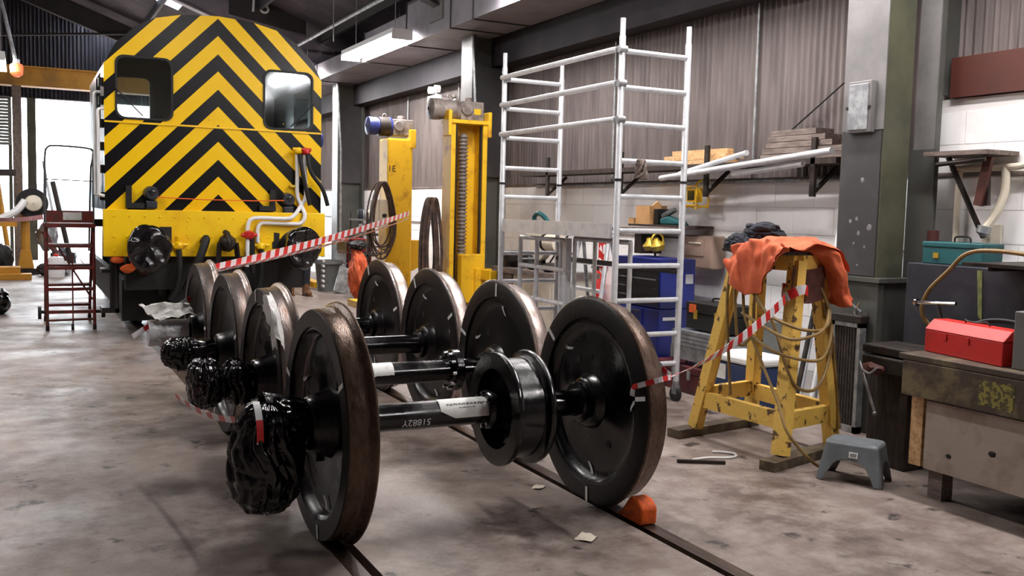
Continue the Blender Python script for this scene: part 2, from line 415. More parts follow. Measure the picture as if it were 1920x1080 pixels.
for c in range(10):
    z = CH*(c+.5)+.09*(c > 7)*0; y = .57-(BL/2 if c % 2 else 0)
    if c % 2: block(bmesh_half, .57-BL/4, z)
    while y > -2.6: block(bmesh_full, y-BL/2, z); y -= BL
lg = MB(); lg.box((3.985, .6, 1.3), (4.0, 22, 1.318)); lg.build('wall_batten', 'wood_grey', wall_right, smooth=False)

# -- corrugated cladding above the blockwork, one sheet per piece
eave = MB(); eave.box((3.82, -7, 3.52), (4.25, 23, 4.6))
eave_o = struct(eave.build('trim_2', 'eave_dark', smooth=False))
clad_back = MB(); clad_back.box((4.16, -7, 1.86), (4.22, 23, 3.53))
wall_upper = struct(clad_back.build('wall_upper', 'eave_dark', smooth=False))
def sheet_mesh(nm, wd, h, pitch=.0762, amp=.016):
    b = MB(); n = int(wd/pitch*8); t = .0
    def fn(u, v): y = u*wd; return (amp*cos(2*pi*y/pitch), y, v*h)
    b.grid(fn, n, 1); b.grid(lambda u, v: (fn(u, v)[0]+.004, fn(u, v)[1], fn(u, v)[2]), n, 1)
    return b.mesh(nm, 'cladding', True, 60, fixn=False)
sm = sheet_mesh('cladding_sheet', 1.067, 1.63)
for k in range(28):
    o = bpy.data.objects.new('cladding_sheet', sm); COL.objects.link(o); o.parent = wall_upper
    o.location = (4.10+.006*(k % 2), -6.0+k*1.03, 1.9)
gi = MB(); gi.box((3.99, -6, 1.872), (4.2, 23, 1.9)); gi.build('sill_board', 'wood_grey', wall_upper, smooth=False)
for y in (2.62, 5.0, 9.4, 11.6):
    MB().cyl((4.06, y, 1.9), (4.06, y, 3.5), .012, n=8).build('conduit', 'galvanised', wall_upper)

# -- portal frame columns
def portal_column(name, Y0, Y1, x0, x1, plinth=True):
    m = MB(); t = .03
    m.box((x0, Y0, 0), (x0+t, Y1, 4.5)); m.box((x1-t, Y0, 0), (x1, Y1, 4.5)); m.box((x0+t, (Y0+Y1)/2-.012, 0), (x1-t, (Y0+Y1)/2+.012, 4.5))
    o = struct(m.build(name, 'column_grey', smooth=False)); return o
# nearest column: boxed stanchion with a narrow post behind it
m = MB(); m.box((3.44, .56, 1.13), (3.70, .95, 4.5)); colA = struct(m.build('column', 'column_olive', smooth=False))
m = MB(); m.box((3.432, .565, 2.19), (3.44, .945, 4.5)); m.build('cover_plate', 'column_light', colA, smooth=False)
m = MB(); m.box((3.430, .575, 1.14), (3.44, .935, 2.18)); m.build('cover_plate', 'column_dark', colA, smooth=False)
m = MB(); m.box((3.40, .50, 0), (3.74, .99, 1.10)); m.box((3.37, .47, 1.10), (3.76, 1.02, 1.13)); m.build('plinth', 'column_grey', colA, smooth=False)
for k in range(9):
    z = 1.2+random.random()*.7; y = .6+random.random()*.3; s = .006+random.random()*.016
    MB().blob((3.430, y, z), (.0015, s, s*1.2), k, .4, 2, 1).build('paint_chip', 'column_light', colA)
m = MB(); m.box((3.80, .42, 0), (3.85, .60, 4.5)); m.box((3.78, .40, 0), (3.80, .62, 2.06)); m.box((3.85, .50, 2.46), (4.09, .54, 4.5))
post = struct(m.build('column_post', 'column_grey', smooth=False))
m = MB(); m.box((3.792, .425, 2.06), (3.80, .595, 4.5)); m.build('cover_plate', 'column_light', post, smooth=False)
for (y0, y1) in ((7.58, 7.98), (13.75, 14.15), (20.1, 20.5)):
    o = portal_column('column', y0, y1, 3.46, 3.98)
    m = MB(); m.box((3.452, y0+.02, .9), (3.46, y1-.02, 4.5)); m.build('cover_plate', 'column_light', o, smooth=False)
    m = MB(); m.tube([(3.5, y0-.05, .8), (3.5, y0-.05, 2.6), (3.42, y0-.03, 4.0)], .022, 8); m.build('downpipe', 'galvanised', o)
    m = MB(); m.prism([(3.46, 2.0), (3.98, 2.0), (3.98, 3.5), (3.46, 3.5)], y0+.1, y0+.13); m.build('web_stiffener', 'column_dark', o, smooth=False)

# -- roof: dark sheets on sloping rafters and purlins
SL = .36
def rz(x): return 4.47+SL*(4.1-x) if x > -4 else 4.47+SL*8.1-SL*(-4-x)
cg = MB(); cg.box((-9, -7.2, 9.0), (-8.98, -7.18, 9.02))
holes = [(-.45, 21.2, .5, 22.55), (.5, 15.4, 1.0, 17.2)]
def in_hole(x0, y0, x1, y1):
    cx, cy = (x0+x1)/2, (y0+y1)/2
    return any(h[0] < cx < h[2] and h[1] < cy < h[3] for h in holes)
xs = [-9, -6.5, -4, -2.2, -.45, .5, 1.0, 2.6, 4.25]; ys = [-7, -3.5, 0, 3.5, 7, 10.5, 13.0, 15.4, 17.2, 21.2, 22.55, 23.2]
ceil_o = None
ceil_parts = []
base = MB(); base.box((-4.15, -7, rz(-4)-.12), (-3.85, 23, rz(-4)-.02)); ceil_o = struct(base.build('ceiling', 'rafter_dark', smooth=False))
for i in range(len(xs)-1):
    for j in range(len(ys)-1):
        x0, x1, y0, y1 = xs[i], xs[i+1], ys[j], ys[j+1]
        hole = in_hole(x0, y0, x1, y1)
        q = MB(); t = .04
        q.v += [(x0, y0, rz(x0)), (x1, y0, rz(x1)), (x1, y1, rz(x1)), (x0, y1, rz(x0)), (x0, y0, rz(x0)+t), (x1, y0, rz(x1)+t), (x1, y1, rz(x1)+t), (x0, y1, rz(x0)+t)]
        for f in ((0, 3, 2, 1), (4, 5, 6, 7), (0, 1, 5, 4), (1, 2, 6, 5), (2, 3, 7, 6), (3, 0, 4, 7)): q.face(f)
        q.build('rooflight' if hole else 'roof_sheet', 'rooflight' if hole else 'roof_dark', ceil_o, smooth=False)
for x in (-6, -2.9, -1.6, -.2+.8, 1.9, 3.1):
    MB().box((x-.03, -7, rz(x)-.2), (x+.03, 23, rz(x)-.02)).build('purlin', 'rafter_dark', ceil_o, smooth=False)
def rafter(Y, mt, deep=.42, w_=.2):
    for a, b in ((4.1, -4.0), (-4.0, -9.0)):
        m = MB(); za, zb = rz(a)-.2, rz(b)-.2
        pa = Vector((a, Y, za)); pb = Vector((b, Y, zb))
        for dz, hh, ww in ((-deep, .03, w_), (0, .03, w_), (-deep/2, deep, .02)):
            m.bar(pa+Vector((0, 0, dz)), pb+Vector((0, 0, dz)), ww, hh)
        m.build('rafter', mt, ceil_o, smooth=False)
for Y, mt in ((-5.8, 'rafter_dark'), (.75, 'rafter_dark'), (7.75, 'rafter_dark'), (13.95, 'rafter_lamplit'), (20.3, 'rafter_dark')): rafter(Y, mt)  # one rafter gets the lamplit tone, the others stay dark
# tie rod and conduit run along the roof
MB().cyl((2.6, 4, 4.5), (2.6, 13.8, 4.5), .03, n=10).build('conduit_run', 'galvanised', ceil_o)
MB().cyl((-3.4, 19.8, 5.0), (1.2, 20.0, 5.55), .03, n=8).build('tie_rod', 'rafter_dark', ceil_o)
MB().cyl((2.35, 10.4, 4.1), (2.35, 10.4, 5.2), .008, n=6).build('hanger_rod', 'galvanised', ceil_o)
bd = MB(); bd.prism([(1.35, 4.92), (2.75, 4.70), (2.75, rz(2.75)-.01), (1.35, rz(1.35)-.01)], 13.5, 13.53); bd = bd.build('bay_number_board', 'rafter_dark', ceil_o, smooth=False)
text('painted_number', '18', .40, (1.88, 13.497, 5.13), facing((0, -1, 0), (.05, 0, 1)), 'text_white', bd)

# -- end wall with the vehicle doorway
YF = 22.6
m = MB(); m.box((-9, YF, 4.05), (4.2, YF+.25, 8)); m.box((2.0, YF, 0), (4.2, YF+.25, 4.05)); m.box((-9, YF, 0), (-3.0, YF+.25, 4.05))
wall_far = struct(m.build('wall_far', 'eave_dark', smooth=False))
m = MB(); 
for (x0, x1) in ((-1.86, -1.66), (-2.28, -2.2)): m.box((x0, YF-.05, 0), (x1, YF+.25, 4.05))
m.build('door_jamb', 'column_olive', wall_far, smooth=False)
fs = MB()
fn = lambda u, v: (-9+13*u, YF-.03+.02*cos(u*13/.09*2*pi), 4.05+3.0*v)
fs.grid(fn, 700, 1); fs.build('cladding_band', 'eave_dark', wall_far, fixn=False)
sh = thing('door_1', None, None, (-2.75, YF-.1, 2.85)); sh['kind'] = 'structure'
for k in range(15): MB().box((-3.3, YF-.08, 2.85+k*.08), (-2.2, YF-.03, 2.92+k*.08)).build('shutter_slat', 'shutter', sh, smooth=False)
m = MB(); m.box((-9.2, -7, 0), (-9, 23, 8)); struct(m.build('wall_left', 'cladding', smooth=False))
m = MB(); m.box((-9, -7.2, 0), (4.2, -7, 8)); struct(m.build('wall_back', 'cladding', smooth=False))

# -- yellow travelling-crane beam across the bay
cr = thing('crane_beam', 'yellow travelling crane beam spanning the shed above the open doorway', 'crane beam', (-3, 19.0, 3.9))
MB().box((-8.5, 18.9, 3.98), (3.3, 19.1, 4.34)).build('web', 'crane_yellow', cr, smooth=False)
for z in (3.95, 4.34): MB().box((-8.5, 18.82, z), (3.3, 19.18, z+.035)).build('beam_flange', 'crane_yellow', cr, smooth=False)
for x in (-8.4, 3.2): MB().box((x-.1, 18.8, 4.0), (x+.1, 19.2, 4.3)).build('end_carriage', 'dark_steel', cr, smooth=False)
# post beside the doorway
m = MB(); m.box((-2.16, 18.9, 0), (-1.98, 19.12, 3.95)); m.box((-2.3, 18.75, 0), (-1.85, 19.25, .04))
o = m.build('column_post', 'wood_grey', smooth=False); struct(o)

# -- ventilation duct with lamps along the side wall
du = thing('overhead_duct', 'long grey sheet-metal duct running high along the clad wall', 'duct', (3.3, 4, 3.9))
for (a, b, zt) in ((-6.5, .3, 4.55), (.32, 3.5, 4.55), (3.52, 6.6, 4.6), (6.62, 7.3, 4.6), (7.32, 8.9, 4.6), (8.92, 10.8, 4.35), (10.82, 13.6, 4.2), (13.62, 17, 4.2)):
    MB().box((3.0, a, 3.9), (3.8, b, zt if False else min(zt, 4.5))).build('duct_section', 'duct_grey', du, smooth=False)
    MB().box((2.985, b, 3.885), (3.8, b+.02, min(zt, 4.5)+.02)).build('joint_strip', 'column_dark', du, smooth=False)
MB().box((2.975, 7.55, 4.06), (3.0, 8.0, 4.36)).build('inspection_plate', 'column_light', du, smooth=False)
for y in (2, 6, 10.3): MB().cyl((3.4, y, 4.4), (3.4, y, rz(3.4)), .012, n=6).build('hanger_rod', 'galvanised', du)

def batten(label, x, y0, y1, z, face, group='strip lamps under the roof', strength=None, wide=.16):
    t = thing('strip_lamp', label, 'lamp', (x, (y0+y1)/2, z), group)
    MB().box((x-wide/2, y0, z), (x+wide/2, y1, z+.07)).build('housing', 'white_paint', t, smooth=False)
    m = MB(); n = 12
    prof = [(wide*.47*cos(a), -.075*sin(a)) for a in [pi*k/n for k in range(n+1)]]
    m.prism([(x+p[0], z+p[1]) for p in prof], y0+.03, y1-.03, 'y')
    m.build('diffuser', 'lamp_tube', t, smooth=True)
    for y in (y0, y1-.03): MB().box((x-wide/2-.004, y, z-.08), (x+wide/2+.004, y+.03, z)).build('end_cap', 'white_paint', t, smooth=False)
    for y in (y0+.3, y1-.3): MB().cyl((x, y, z+.07), (x, y, rz(x)-.02), .006, n=6).build('hanger_rod', 'galvanised', t)
    return t
batten('glaring white strip lamp hung in front of the duct above the yellow jacks', 2.78, 8.5, 10.9, 3.98, 0, wide=.3)
batten('white strip lamp at the duct behind the locomotive cab', 2.78, 13.2, 15.6, 3.98, 0)
batten('white strip lamp cut by the top edge above the scaffold tower', 2.72, 3.9, 5.75, 4.12, 0)
batten('white strip lamp beside the orange warning light', -2.30, 14.2, 15.9, 3.95, 0)
for lb, x, y in (('unseen strip lamp added to light the heavy bench, beyond the upper frame edge', 2.72, -1.6), ('unseen strip lamp added above the yellow stand to brighten the wall, beyond the upper frame edge', 2.72, 1.0), ('unseen strip lamp added for light over the shed corner behind the viewer', 2.72, -5.2), ('unseen strip lamp added to light the first wheelsets, beyond the upper frame edge', .3, .6),
                 ('unseen strip lamp added for light over the open bay beside the wheelsets', -3.0, 4.0), ('unseen strip lamp added for light over the open bay beside the locomotive', -3.0, 9.0), ('unseen strip lamp added for light in the far aisle of the shed', -6.2, 8.0)):
    batten(lb, x, y, y+1.8, 4.7 if x < 2 else 4.12, 0)  # unseen lamps, added to light the wall, floor and wheelsets
# ================================================================== WHEELSETS
R, FL, PITCH = .540, .028, 1.144
def wheel(ws, side, y, fresh, marks):
    # side -1 / +1; x offsets run outwards from the flange back (|x| = .68)
    X = lambda h: side*(.68+h)
    ax = (side, 0, 0); o = (side*.68, y, R)
    disc = [(-.035, .073), (-.035, .118), (-.02, .135), (.02, .15), (.034, .22), (.05, .36), (.046, .405), (.012, .432), (.012, .452), (.125, .452), (.125, .44), (.085, .425), (.075, .40), (.072, .34), (.058, .22), (.064, .165), (.12, .14), (.165, .128), (.175, .115), (.175, .073)]
    m = MB(); m.lathe(disc, o, ax, 72); d = m.build('wheel', 'black_paint' if fresh else 'black_satin', ws, ang=50)
    prof = [(0, .4525), (0, .548), (.006, .561), (.014, .568), (.023, .566), (.030, .556), (.036, .547), (.046, .5425), (.060, .5405), (.088, .5385), (.092, .5375), (.128, .535), (.135, .530), (.135, .4525)]
    mis = [1, 1, 0, 0, 0, 0, 0, 0, 0, 0, 0, 1, 1, 1]
    m = MB(); m.lathe(prof, o, ax, 96, mis=mis); m.build('tyre', ['tread_rust' if fresh == 1 else 'tread_worn', 'tyre_face'], d, ang=50)
    # tapped lifting holes in the disc
    for k in range(2):
        a = pi*k+.9*side; c = Vector((0, cos(a), sin(a)))*.26
        MB().cyl(Vector((X(.036), y, R))+c, Vector((X(.080), y, R))+c, .022, n=14).build('disc_hole', 'rubber', d)
    for (a, r0, r1, h0, h1, bend) in marks:
        a = radians(a); n = 6; q = MB(); w_ = .011
        def pt(t, s):
            r = r0+(r1-r0)*t; aa = a+bend*t*t
            return Vector((X(h0+(h1-h0)*t), y, R))+Vector((0, cos(aa), sin(aa)))*r+Vector((0, -sin(aa), cos(aa)))*s*w_
        q.grid(lambda u, v: pt(u, v*2-1), n, 1); q.grid(lambda u, v: pt(u, v*2-1)+Vector((side*(-.0015 if h0 < .06 else .0015), 0, 0)), n, 1)
        q.build('paint_mark', 'chalk_white', d, fixn=False)
    return d
IN, OUT = -.002, .137
def rimmark(a, inner=True, bend=.12):
    h = IN if inner else OUT
    hh = .044 if inner else .081
    return [(a, .462, .545 if inner else .528, h, h, 0), (a+2, .40, .345, hh+.002 if not inner else hh-.001, hh+.002 if not inner else hh+.002, bend)]
def axle(ws, y, fresh, end):
    prof = [(-1.06, .055), (-.86, .06), (-.85, .07), (-.70, .074), (-.60, .074), (-.56, .068), (.56, .068), (.60, .074), (.70, .074), (.85, .07), (.86, .06), (1.06, .055)]
    prof = [(-1.06, .001)]+prof+[(1.06, .001)]
    m = MB(); m.lathe(prof, (0, y, R), (1, 0, 0), 40, closed=False); a = m.build('axle', 'black_paint', ws, ang=40)
    for s in (-1, 1):
        m = MB(); m.lathe([(.60, .069), (.60, .098), (.612, .108), (.64, .108), (.66, .098), (.66, .069)], (0, y, R), (s, 0, 0), 32); m.build('hub_collar', 'black_paint', a)
        m = MB(); m.lathe([(.86, .056), (.86, .08), (.88, .09), (1.02, .09), (1.05, .08), (1.06, .02)], (0, y, R), (s, 0, 0), 28, closed=False); m.build('axle_bearing', 'black_satin', a)
    return a
LAB = ['nearest wheelset with a flanged black drum and printed paper label on its axle',
       'second wheelset from the camera, white paper label near one wheel, bolted collar on axle',
       'third wheelset from the camera, plain black axle between worn treads',
       'wheelset at the far end of the row, closest to the yellow locomotive']
WS = []
MK_R = [rimmark(97, True)+[(-.1, 0, 0, 0, 0, 0)][:0]+rimmark(172)+rimmark(40)+rimmark(-93),
        rimmark(92)+rimmark(165)+rimmark(-85)+rimmark(20),
        rimmark(150)+rimmark(-110)+rimmark(-12)+rimmark(60),
        rimmark(65)+rimmark(158)+rimmark(-70)]
MK_R[0] = rimmark(168)+rimmark(38)+rimmark(-93)+[(98, .30, .285, .05, .05, 0)]
MK_L = [rimmark(-100, False)+rimmark(150, False)+rimmark(20, False), rimmark(200, False)+rimmark(80, False), rimmark(160, False)+rimmark(-60, False), rimmark(170, False)]
for i in range(4):
    y = PITCH*i
    ws = thing('wheelset', LAB[i], 'wheelset', (0, y, 0), 'railway wheelsets in a row on the track'); WS.append(ws)
    wheel(ws, -1, y, 1 if i == 0 else 2 if i == 1 else 0, MK_L[i]); wheel(ws, 1, y, 1 if i == 0 else 0, MK_R[i])
    a = axle(ws, y, i == 0, 0)
    if i == 0:
        m = MB()
        prof = [(.12, .205), (.12, .288), (.135, .292), (.15, .288), (.155, .268), (.165, .255), (.285, .255), (.295, .268), (.30, .29), (.315, .295), (.33, .29), (.33, .20), (.31, .19), (.255, .19), (.25, .12), (.27, .10), (.33, .095), (.33, .07), (.10, .07), (.10, .09), (.19, .10), (.21, .12), (.215, .19), (.18, .20)]
        m.lathe(prof, (0, y, R), (1, 0, 0), 80); drum = m.build('flanged_drum', 'black_paint', ws, ang=45)
        m = MB(); m.lathe([(.06, .069), (.06, .092), (.075, .10), (.10, .10), (.10, .069)], (0, y, R), (1, 0, 0), 32); m.build('clamp_collar', 'black_paint', drum)
        for k in range(8):
            an = 2*pi*k/8; c = Vector((0, cos(an), sin(an)))*.084+Vector((0, y, R))
            MB().cyl(c+Vector((.05, 0, 0)), c+Vector((.06, 0, 0)), .011, n=6).build('bolt', 'chrome', drum)
    if i == 1:
        m = MB(); m.lathe([(.36, .069), (.36, .10), (.38, .13), (.42, .13), (.44, .10), (.44, .069)], (0, y, R), (1, 0, 0), 36); co = m.build('bolted_collar', 'black_paint', ws)
        for k in range(10):
            an = 2*pi*k/10; c = Vector((0, cos(an), sin(an)))*.112+Vector((0, y, R))
            MB().cyl(c+Vector((.345, 0, 0)), c+Vector((.37, 0, 0)), .012, n=6).build('bolt', 'chrome', co)
    # paper labels wrapped over the axle, facing the camera and up
    if i in (0, 1):
        x0, x1 = ((-.20, .075) if i == 0 else (-.36, -.02)); q = MB(); rr = .0695
        def pt(u, v, off=0.):
            x = x0+(x1-x0)*u; a0 = radians(92); a1 = radians(192 if i == 0 else 178)
            cut = 1-.32*max(0, 1-u/.28) if i == 0 else 1-.14*noise.noise(Vector((u*9, 3, 0)))-.1*(u < .2)
            aa = a0+(a1-a0)*v*cut
            return (x, y+cos(aa)*(rr+off), R+sin(aa)*(rr+off))
        q.grid(pt, 24, 14); q.grid(lambda u, v: pt(u, v, .0015), 24, 14)
        lab = q.build('paper_label', 'paper', a, fixn=False)
        if i == 0:
            # two lines of print too small to read
            for an, xa, xb in ((132, -.165, .03), (137, -.165, .02), (150, -.10, -.01)):
                an = radians(an); n_ = Vector((0, cos(an), sin(an))); xx = xa; random.seed(int(an*100))
                while xx < xb:
                    wl_ = random.uniform(.006, .02); c0 = Vector((xx, y, R))+n_*(rr+.0022)
                    MB().bar(c0, c0+Vector((wl_, 0, 0)), .0035, .0006, n_).build('printed_word', 'ink', lab, smooth=False); xx += wl_+.006
    if i == 0:
        an = radians(196); n_ = Vector((0, cos(an), sin(an)))
        text('stamped_number', '51882Y', .048, Vector((-.325, y, R))+n_*.0690, facing(n_, (0, 0, -1)), 'text_white', a, extrude=.0006)
        # short paint scribble mark on top of disc is part of marks

# -- bags tied over the axle ends
def crumple(c, sd):
    # smooth billows with sharp pleats
    f = .55*noise.noise(c*1.0+sd)+.3*noise.noise(c*2.1+sd)
    f -= .55*(1-abs(noise.noise(c*1.15+sd*2)))**9+.35*(1-abs(noise.noise(c*2.3+sd*1.4)))**9
    return f
def axle_bag(label, lumps, sleeve=None, seed=1, m='bin_bag', amp=.16):
    q = MB()
    for k, (c, rad) in enumerate(lumps):
        bm = bmesh.new(); bmesh.ops.create_icosphere(bm, subdivisions=5, radius=1); n = len(q.v); sd = Vector((seed*5.7+k*3, seed*2.3, k*1.7))
        for v in bm.verts:
            p = v.co; g = Vector((p.x*1.5, p.y*1.5, p.z*.8)); s_ = 1+amp*crumple(g*1.5, sd)
            q.v.append((c[0]+p.x*rad[0]*s_, c[1]+p.y*rad[1]*s_, c[2]+p.z*rad[2]*(1+amp*.6*crumple(g*1.3, sd))))
        for f in bm.faces: q.face([n+v.index for v in f.verts])
        bm.free()
    if sleeve:
        x0, x1, y, r0, r1 = sleeve; sd = Vector((seed*3.1, 1, 2))
        def fn(u, v):
            a = 2*pi*v; r = r0+(r1-r0)*u; c = Vector((cos(a)*1.3, sin(a)*1.3, u*2)); r *= 1+amp*.9*crumple(c*1.4, sd)
            return (x0+(x1-x0)*u, y+r*cos(a), R+r*sin(a))
        q.grid(fn, 30, 64)
    return tag(q.build('plastic_bag', m, ang=80, fixn=False), label, 'plastic bag', 'plastic bags tied over the axle ends')
def gathered_bag(label, c, zt, zb, rx, ry, seed, sleeve, pleat=.17):
    # a bin bag gathered at its neck: vertical pleats running into a full, sagging bottom
    q = MB(); sd = Vector((seed*4.3, seed*1.9, seed*.7)); PR = [(0, .25), (.08, .62), (.2, .86), (.42, 1.0), (.66, .98), (.82, .86), (.93, .62), (1, .06)]
    def env(t):
        for (a, r0), (b, r1) in zip(PR, PR[1:]):
            if t <= b: k = (t-a)/(b-a); k = k*k*(3-2*k); return r0+(r1-r0)*k
        return PR[-1][1]
    def fn(u, v):
        t = u; a = 2*pi*v; ca, sa = cos(a), sin(a); p = Vector((ca*2.0, sa*2.0, t*1.5))
        tw = .5*noise.noise(Vector((t*2, seed, 0))); p2 = Vector((cos(a+tw)*3.0, sin(a+tw)*3.0, t*1.3))
        f = .10*noise.noise(p*.9+sd)-pleat*(1-abs(noise.noise(p2*.8+sd)))**5-.5*pleat*(1-abs(noise.noise(p2*1.7+sd)))**6-.35*pleat*(1-abs(noise.noise(Vector((ca*1.5, sa*1.5, t*6))+sd)))**7
        e = env(t)*(1.12+f); lean = .05*sin(t*3+seed)
        return (c[0]+rx*e*ca+lean*rx, c[1]+ry*e*sa, zt+(zb-zt)*t+.015*noise.noise(p*2+sd))
    q.grid(fn, 70, 120)
    if sleeve:
        x0, x1, y, r0, r1 = sleeve
        def fs_(u, v):
            a = 2*pi*v; r = (r0+(r1-r0)*u)*(1+.10*noise.noise(Vector((cos(a)*2, sin(a)*2, u))+sd)-.13*(1-abs(noise.noise(Vector((cos(a)*3, sin(a)*3, u*1.2))+sd)))**5)
            return (x0+(x1-x0)*u, y+r*cos(a), R+r*sin(a))
        q.grid(fs_, 24, 80)
    return tag(q.build('plastic_bag', 'bin_bag', ang=80, fixn=False), label, 'plastic bag', 'plastic bags tied over the axle ends')
gathered_bag('big black bin bag sagging below the axle end of the nearest wheelset', (-1.04, -.03), .68, .15, .165, .17, 1, (-.862, -1.05, 0, .125, .16))
gathered_bag('black bin bag on the second axle end, close against the worn wheel', (-.945, 1.13), .68, .42, .085, .12, 4, (-.862, -.95, 1.144, .105, .12))
gathered_bag('black bin bag with loose folds at the outer tip of the second axle', (-1.12, 1.12), .70, .41, .10, .13, 6, None)
gathered_bag('low crumpled black bag over the third axle end', (-1.07, 2.27), .66, .45, .13, .11, 9, (-.87, -1.1, 2.288, .105, .115))
axle_bag('clear plastic sleeve over the farthest axle end', [], (-.87, -1.10, 3.432, .105, .10), 12, 'clear_plastic', .12)
q = MB(); q.lathe([(1.06, .04), (1.10, .098), (1.13, .105), (1.16, .10), (1.16, .085), (1.12, .02)], (0, 3.432, R), (-1, 0, 0), 32, closed=False)
tag(q.build('plastic_end_cap', 'clear_plastic', fixn=False), 'milky plastic cap on the farthest axle tip', 'plastic cap')
# ragged white plastic above the clear sleeve, and a white rag on the second wheel
def flap(name, label, cat, pts, m, seed, amp=.02, nu=14, nv=10):
    a, b, c, d = [Vector(p) for p in pts]; q = MB(); n_ = (b-a).cross(d-a).normalized()
    def fn(u, v, o=0.):
        uu, vv = u, v
        e = .09*noise.noise(Vector((u*5, v*5, seed)))
        if u in (0, 1): vv = v+e
        if v in (0, 1): uu = u+e*1.6*noise.noise(Vector((u*13, seed, 0)))*3
        p = a*(1-uu)*(1-vv)+b*uu*(1-vv)+c*uu*vv+d*(1-uu)*vv
        return p+n_*(amp*noise.noise(Vector((u*3, v*3, seed+4)))+amp*.5*noise.noise(Vector((u*8, v*8, seed)))+o)
    q.grid(fn, nu, nv); q.grid(lambda u, v: fn(u, v, .002), nu, nv)
    return tag(q.build(name, m, fixn=False), label, cat)
flap('plastic_scrap', 'torn white plastic scrap lying over the clear sleeve', 'plastic scrap', [(-1.12, 3.33, .66), (-.83, 3.30, .69), (-.85, 3.48, .76), (-1.22, 3.48, .76)], 'white_rag', 3, .05)
def rag():
    q = MB(); y0 = 1.144; X0, X1 = -.66, -.835
    def fn(u, v, o=0.):
        aa = radians(108+40*v+9*noise.noise(Vector((u*4, 2, v*3)))+6*noise.noise(Vector((u*11, 1, v*2)))); x = -.785-.05*u if u < .5 else -.81-.016*(u-.5)*2
        r = R+.006+o if u < .5 else R+.004-(u-.5)*2*.10-.05*noise.noise(Vector((v*5, u, 1)))
        if u >= .5: x = -.822-o
        return (x+.01*noise.noise(Vector((u*6, v*6, 5)))*(u < .5), y0+cos(aa)*r, R+sin(aa)*r)
    q.grid(fn, 16, 20); q.grid(lambda u, v: fn(u, v, .003), 16, 20)
    return tag(q.build('rag', 'white_rag', fixn=False), 'torn white rag draped over the rim of the second wheelset', 'rag')
rag()

# -- wheel chock and litter
m = MB(); m.prism([(-.27, 0.002), (-.50, 0.002), (-.505, .09), (-.46, .125), (-.40, .13), (-.335, .05)], .70, .80, 'x')
o = m.build('wheel_chock', 'chock_orange', bevel=.012); tag(o, 'orange painted wooden chock wedged against the nearest wheel on the rail', 'wheel chock')
flap('paper_scrap', 'crumpled pale paper scrap lying on the concrete in front of the wheelset', 'paper scrap', [(.30, -.53, .004), (.38, -.47, .012), (.43, -.54, .006), (.35, -.60, .010)], 'cream', 8, .008, 6, 6)
flap('leaf_scrap', 'tiny pale scrap beside the rail under the drum', 'paper scrap', [(.50, .28, .004), (.56, .32, .010), (.60, .28, .006), (.54, .24, .010)], 'cream', 9, .008, 5, 5)
tag(MB().bar((1.62, .42, .012), (1.88, .27, .012), .024, .02).build('steel_bar', 'dark_steel', smooth=False), 'short flat dark steel bar lying on the floor by the yellow stand', 'steel bar')
tag(MB().tube(smooth_path([(1.74, .42, .008), (1.86, .42, .008), (1.98, .37, .008), (2.06, .38, .008), (2.09, .44, .008), (2.03, .51, .008), (1.99, .53, .008)], 5), .007, 8).build('bent_wire', 'white_paint'), 'bent white wire hook lying on the floor by the yellow stand', 'wire')
# ================================================================== LOCOMOTIVE
LX, LY = .02, 7.1
loco = thing('shunting_locomotive', 'yellow locomotive end with black chevron stripes and two dark cab windows', 'locomotive', (LX, LY, 0))
OUT_ = [(-1.21, 1.45), (-1.21, 3.04), (-1.09, 3.27), (-.88, 3.47), (-.68, 3.58), (-.4, 3.645), (0, 3.675), (.4, 3.645), (.68, 3.58), (.88, 3.47), (1.09, 3.27), (1.21, 3.04), (1.21, 1.45)]
def rrect(x0, z0, x1, z1, r=.09, n=5):
    P = []
    for cx, cz, a0 in ((x1-r, z1-r, 0), (x0+r, z1-r, 90), (x0+r, z0+r, 180), (x1-r, z0+r, 270)):
        for k in range(n+1):
            a = radians(a0+90*k/n); P.append((cx+r*cos(a), cz+r*sin(a)))
    return P
def plate_with_holes(name, outer, holes, y, th, m, parent, ox=0., fixsmooth=False, axis='y'):
    bm = bmesh.new(); E = []
    for loop in [outer]+holes:
        vs_ = [bm.verts.new((p[0], 0, p[1])) for p in loop]
        for i in range(len(vs_)): E.append(bm.edges.new((vs_[i], vs_[(i+1) % len(vs_)])))
    bmesh.ops.triangle_fill(bm, use_beauty=True, edges=E, normal=(0, -1, 0))
    r = bmesh.ops.extrude_face_region(bm, geom=list(bm.faces))
    for v in [g for g in r['geom'] if isinstance(g, bmesh.types.BMVert)]: v.co.y += th
    bmesh.ops.recalc_face_normals(bm, faces=bm.faces)
    me = bpy.data.meshes.new(name); bm.to_mesh(me); bm.free(); me.materials.append(M(m))
    o = bpy.data.objects.new(name, me); COL.objects.link(o); o.parent = parent; o.location = (ox, y, 0)
    return o
WINS = [rrect(-1.09, 2.46, -.50, 3.14), rrect(.52, 2.44, 1.10, 3.12)]
front = plate_with_holes('cab_front', OUT_, WINS, 0, .04, 'chevron_paint', loco)
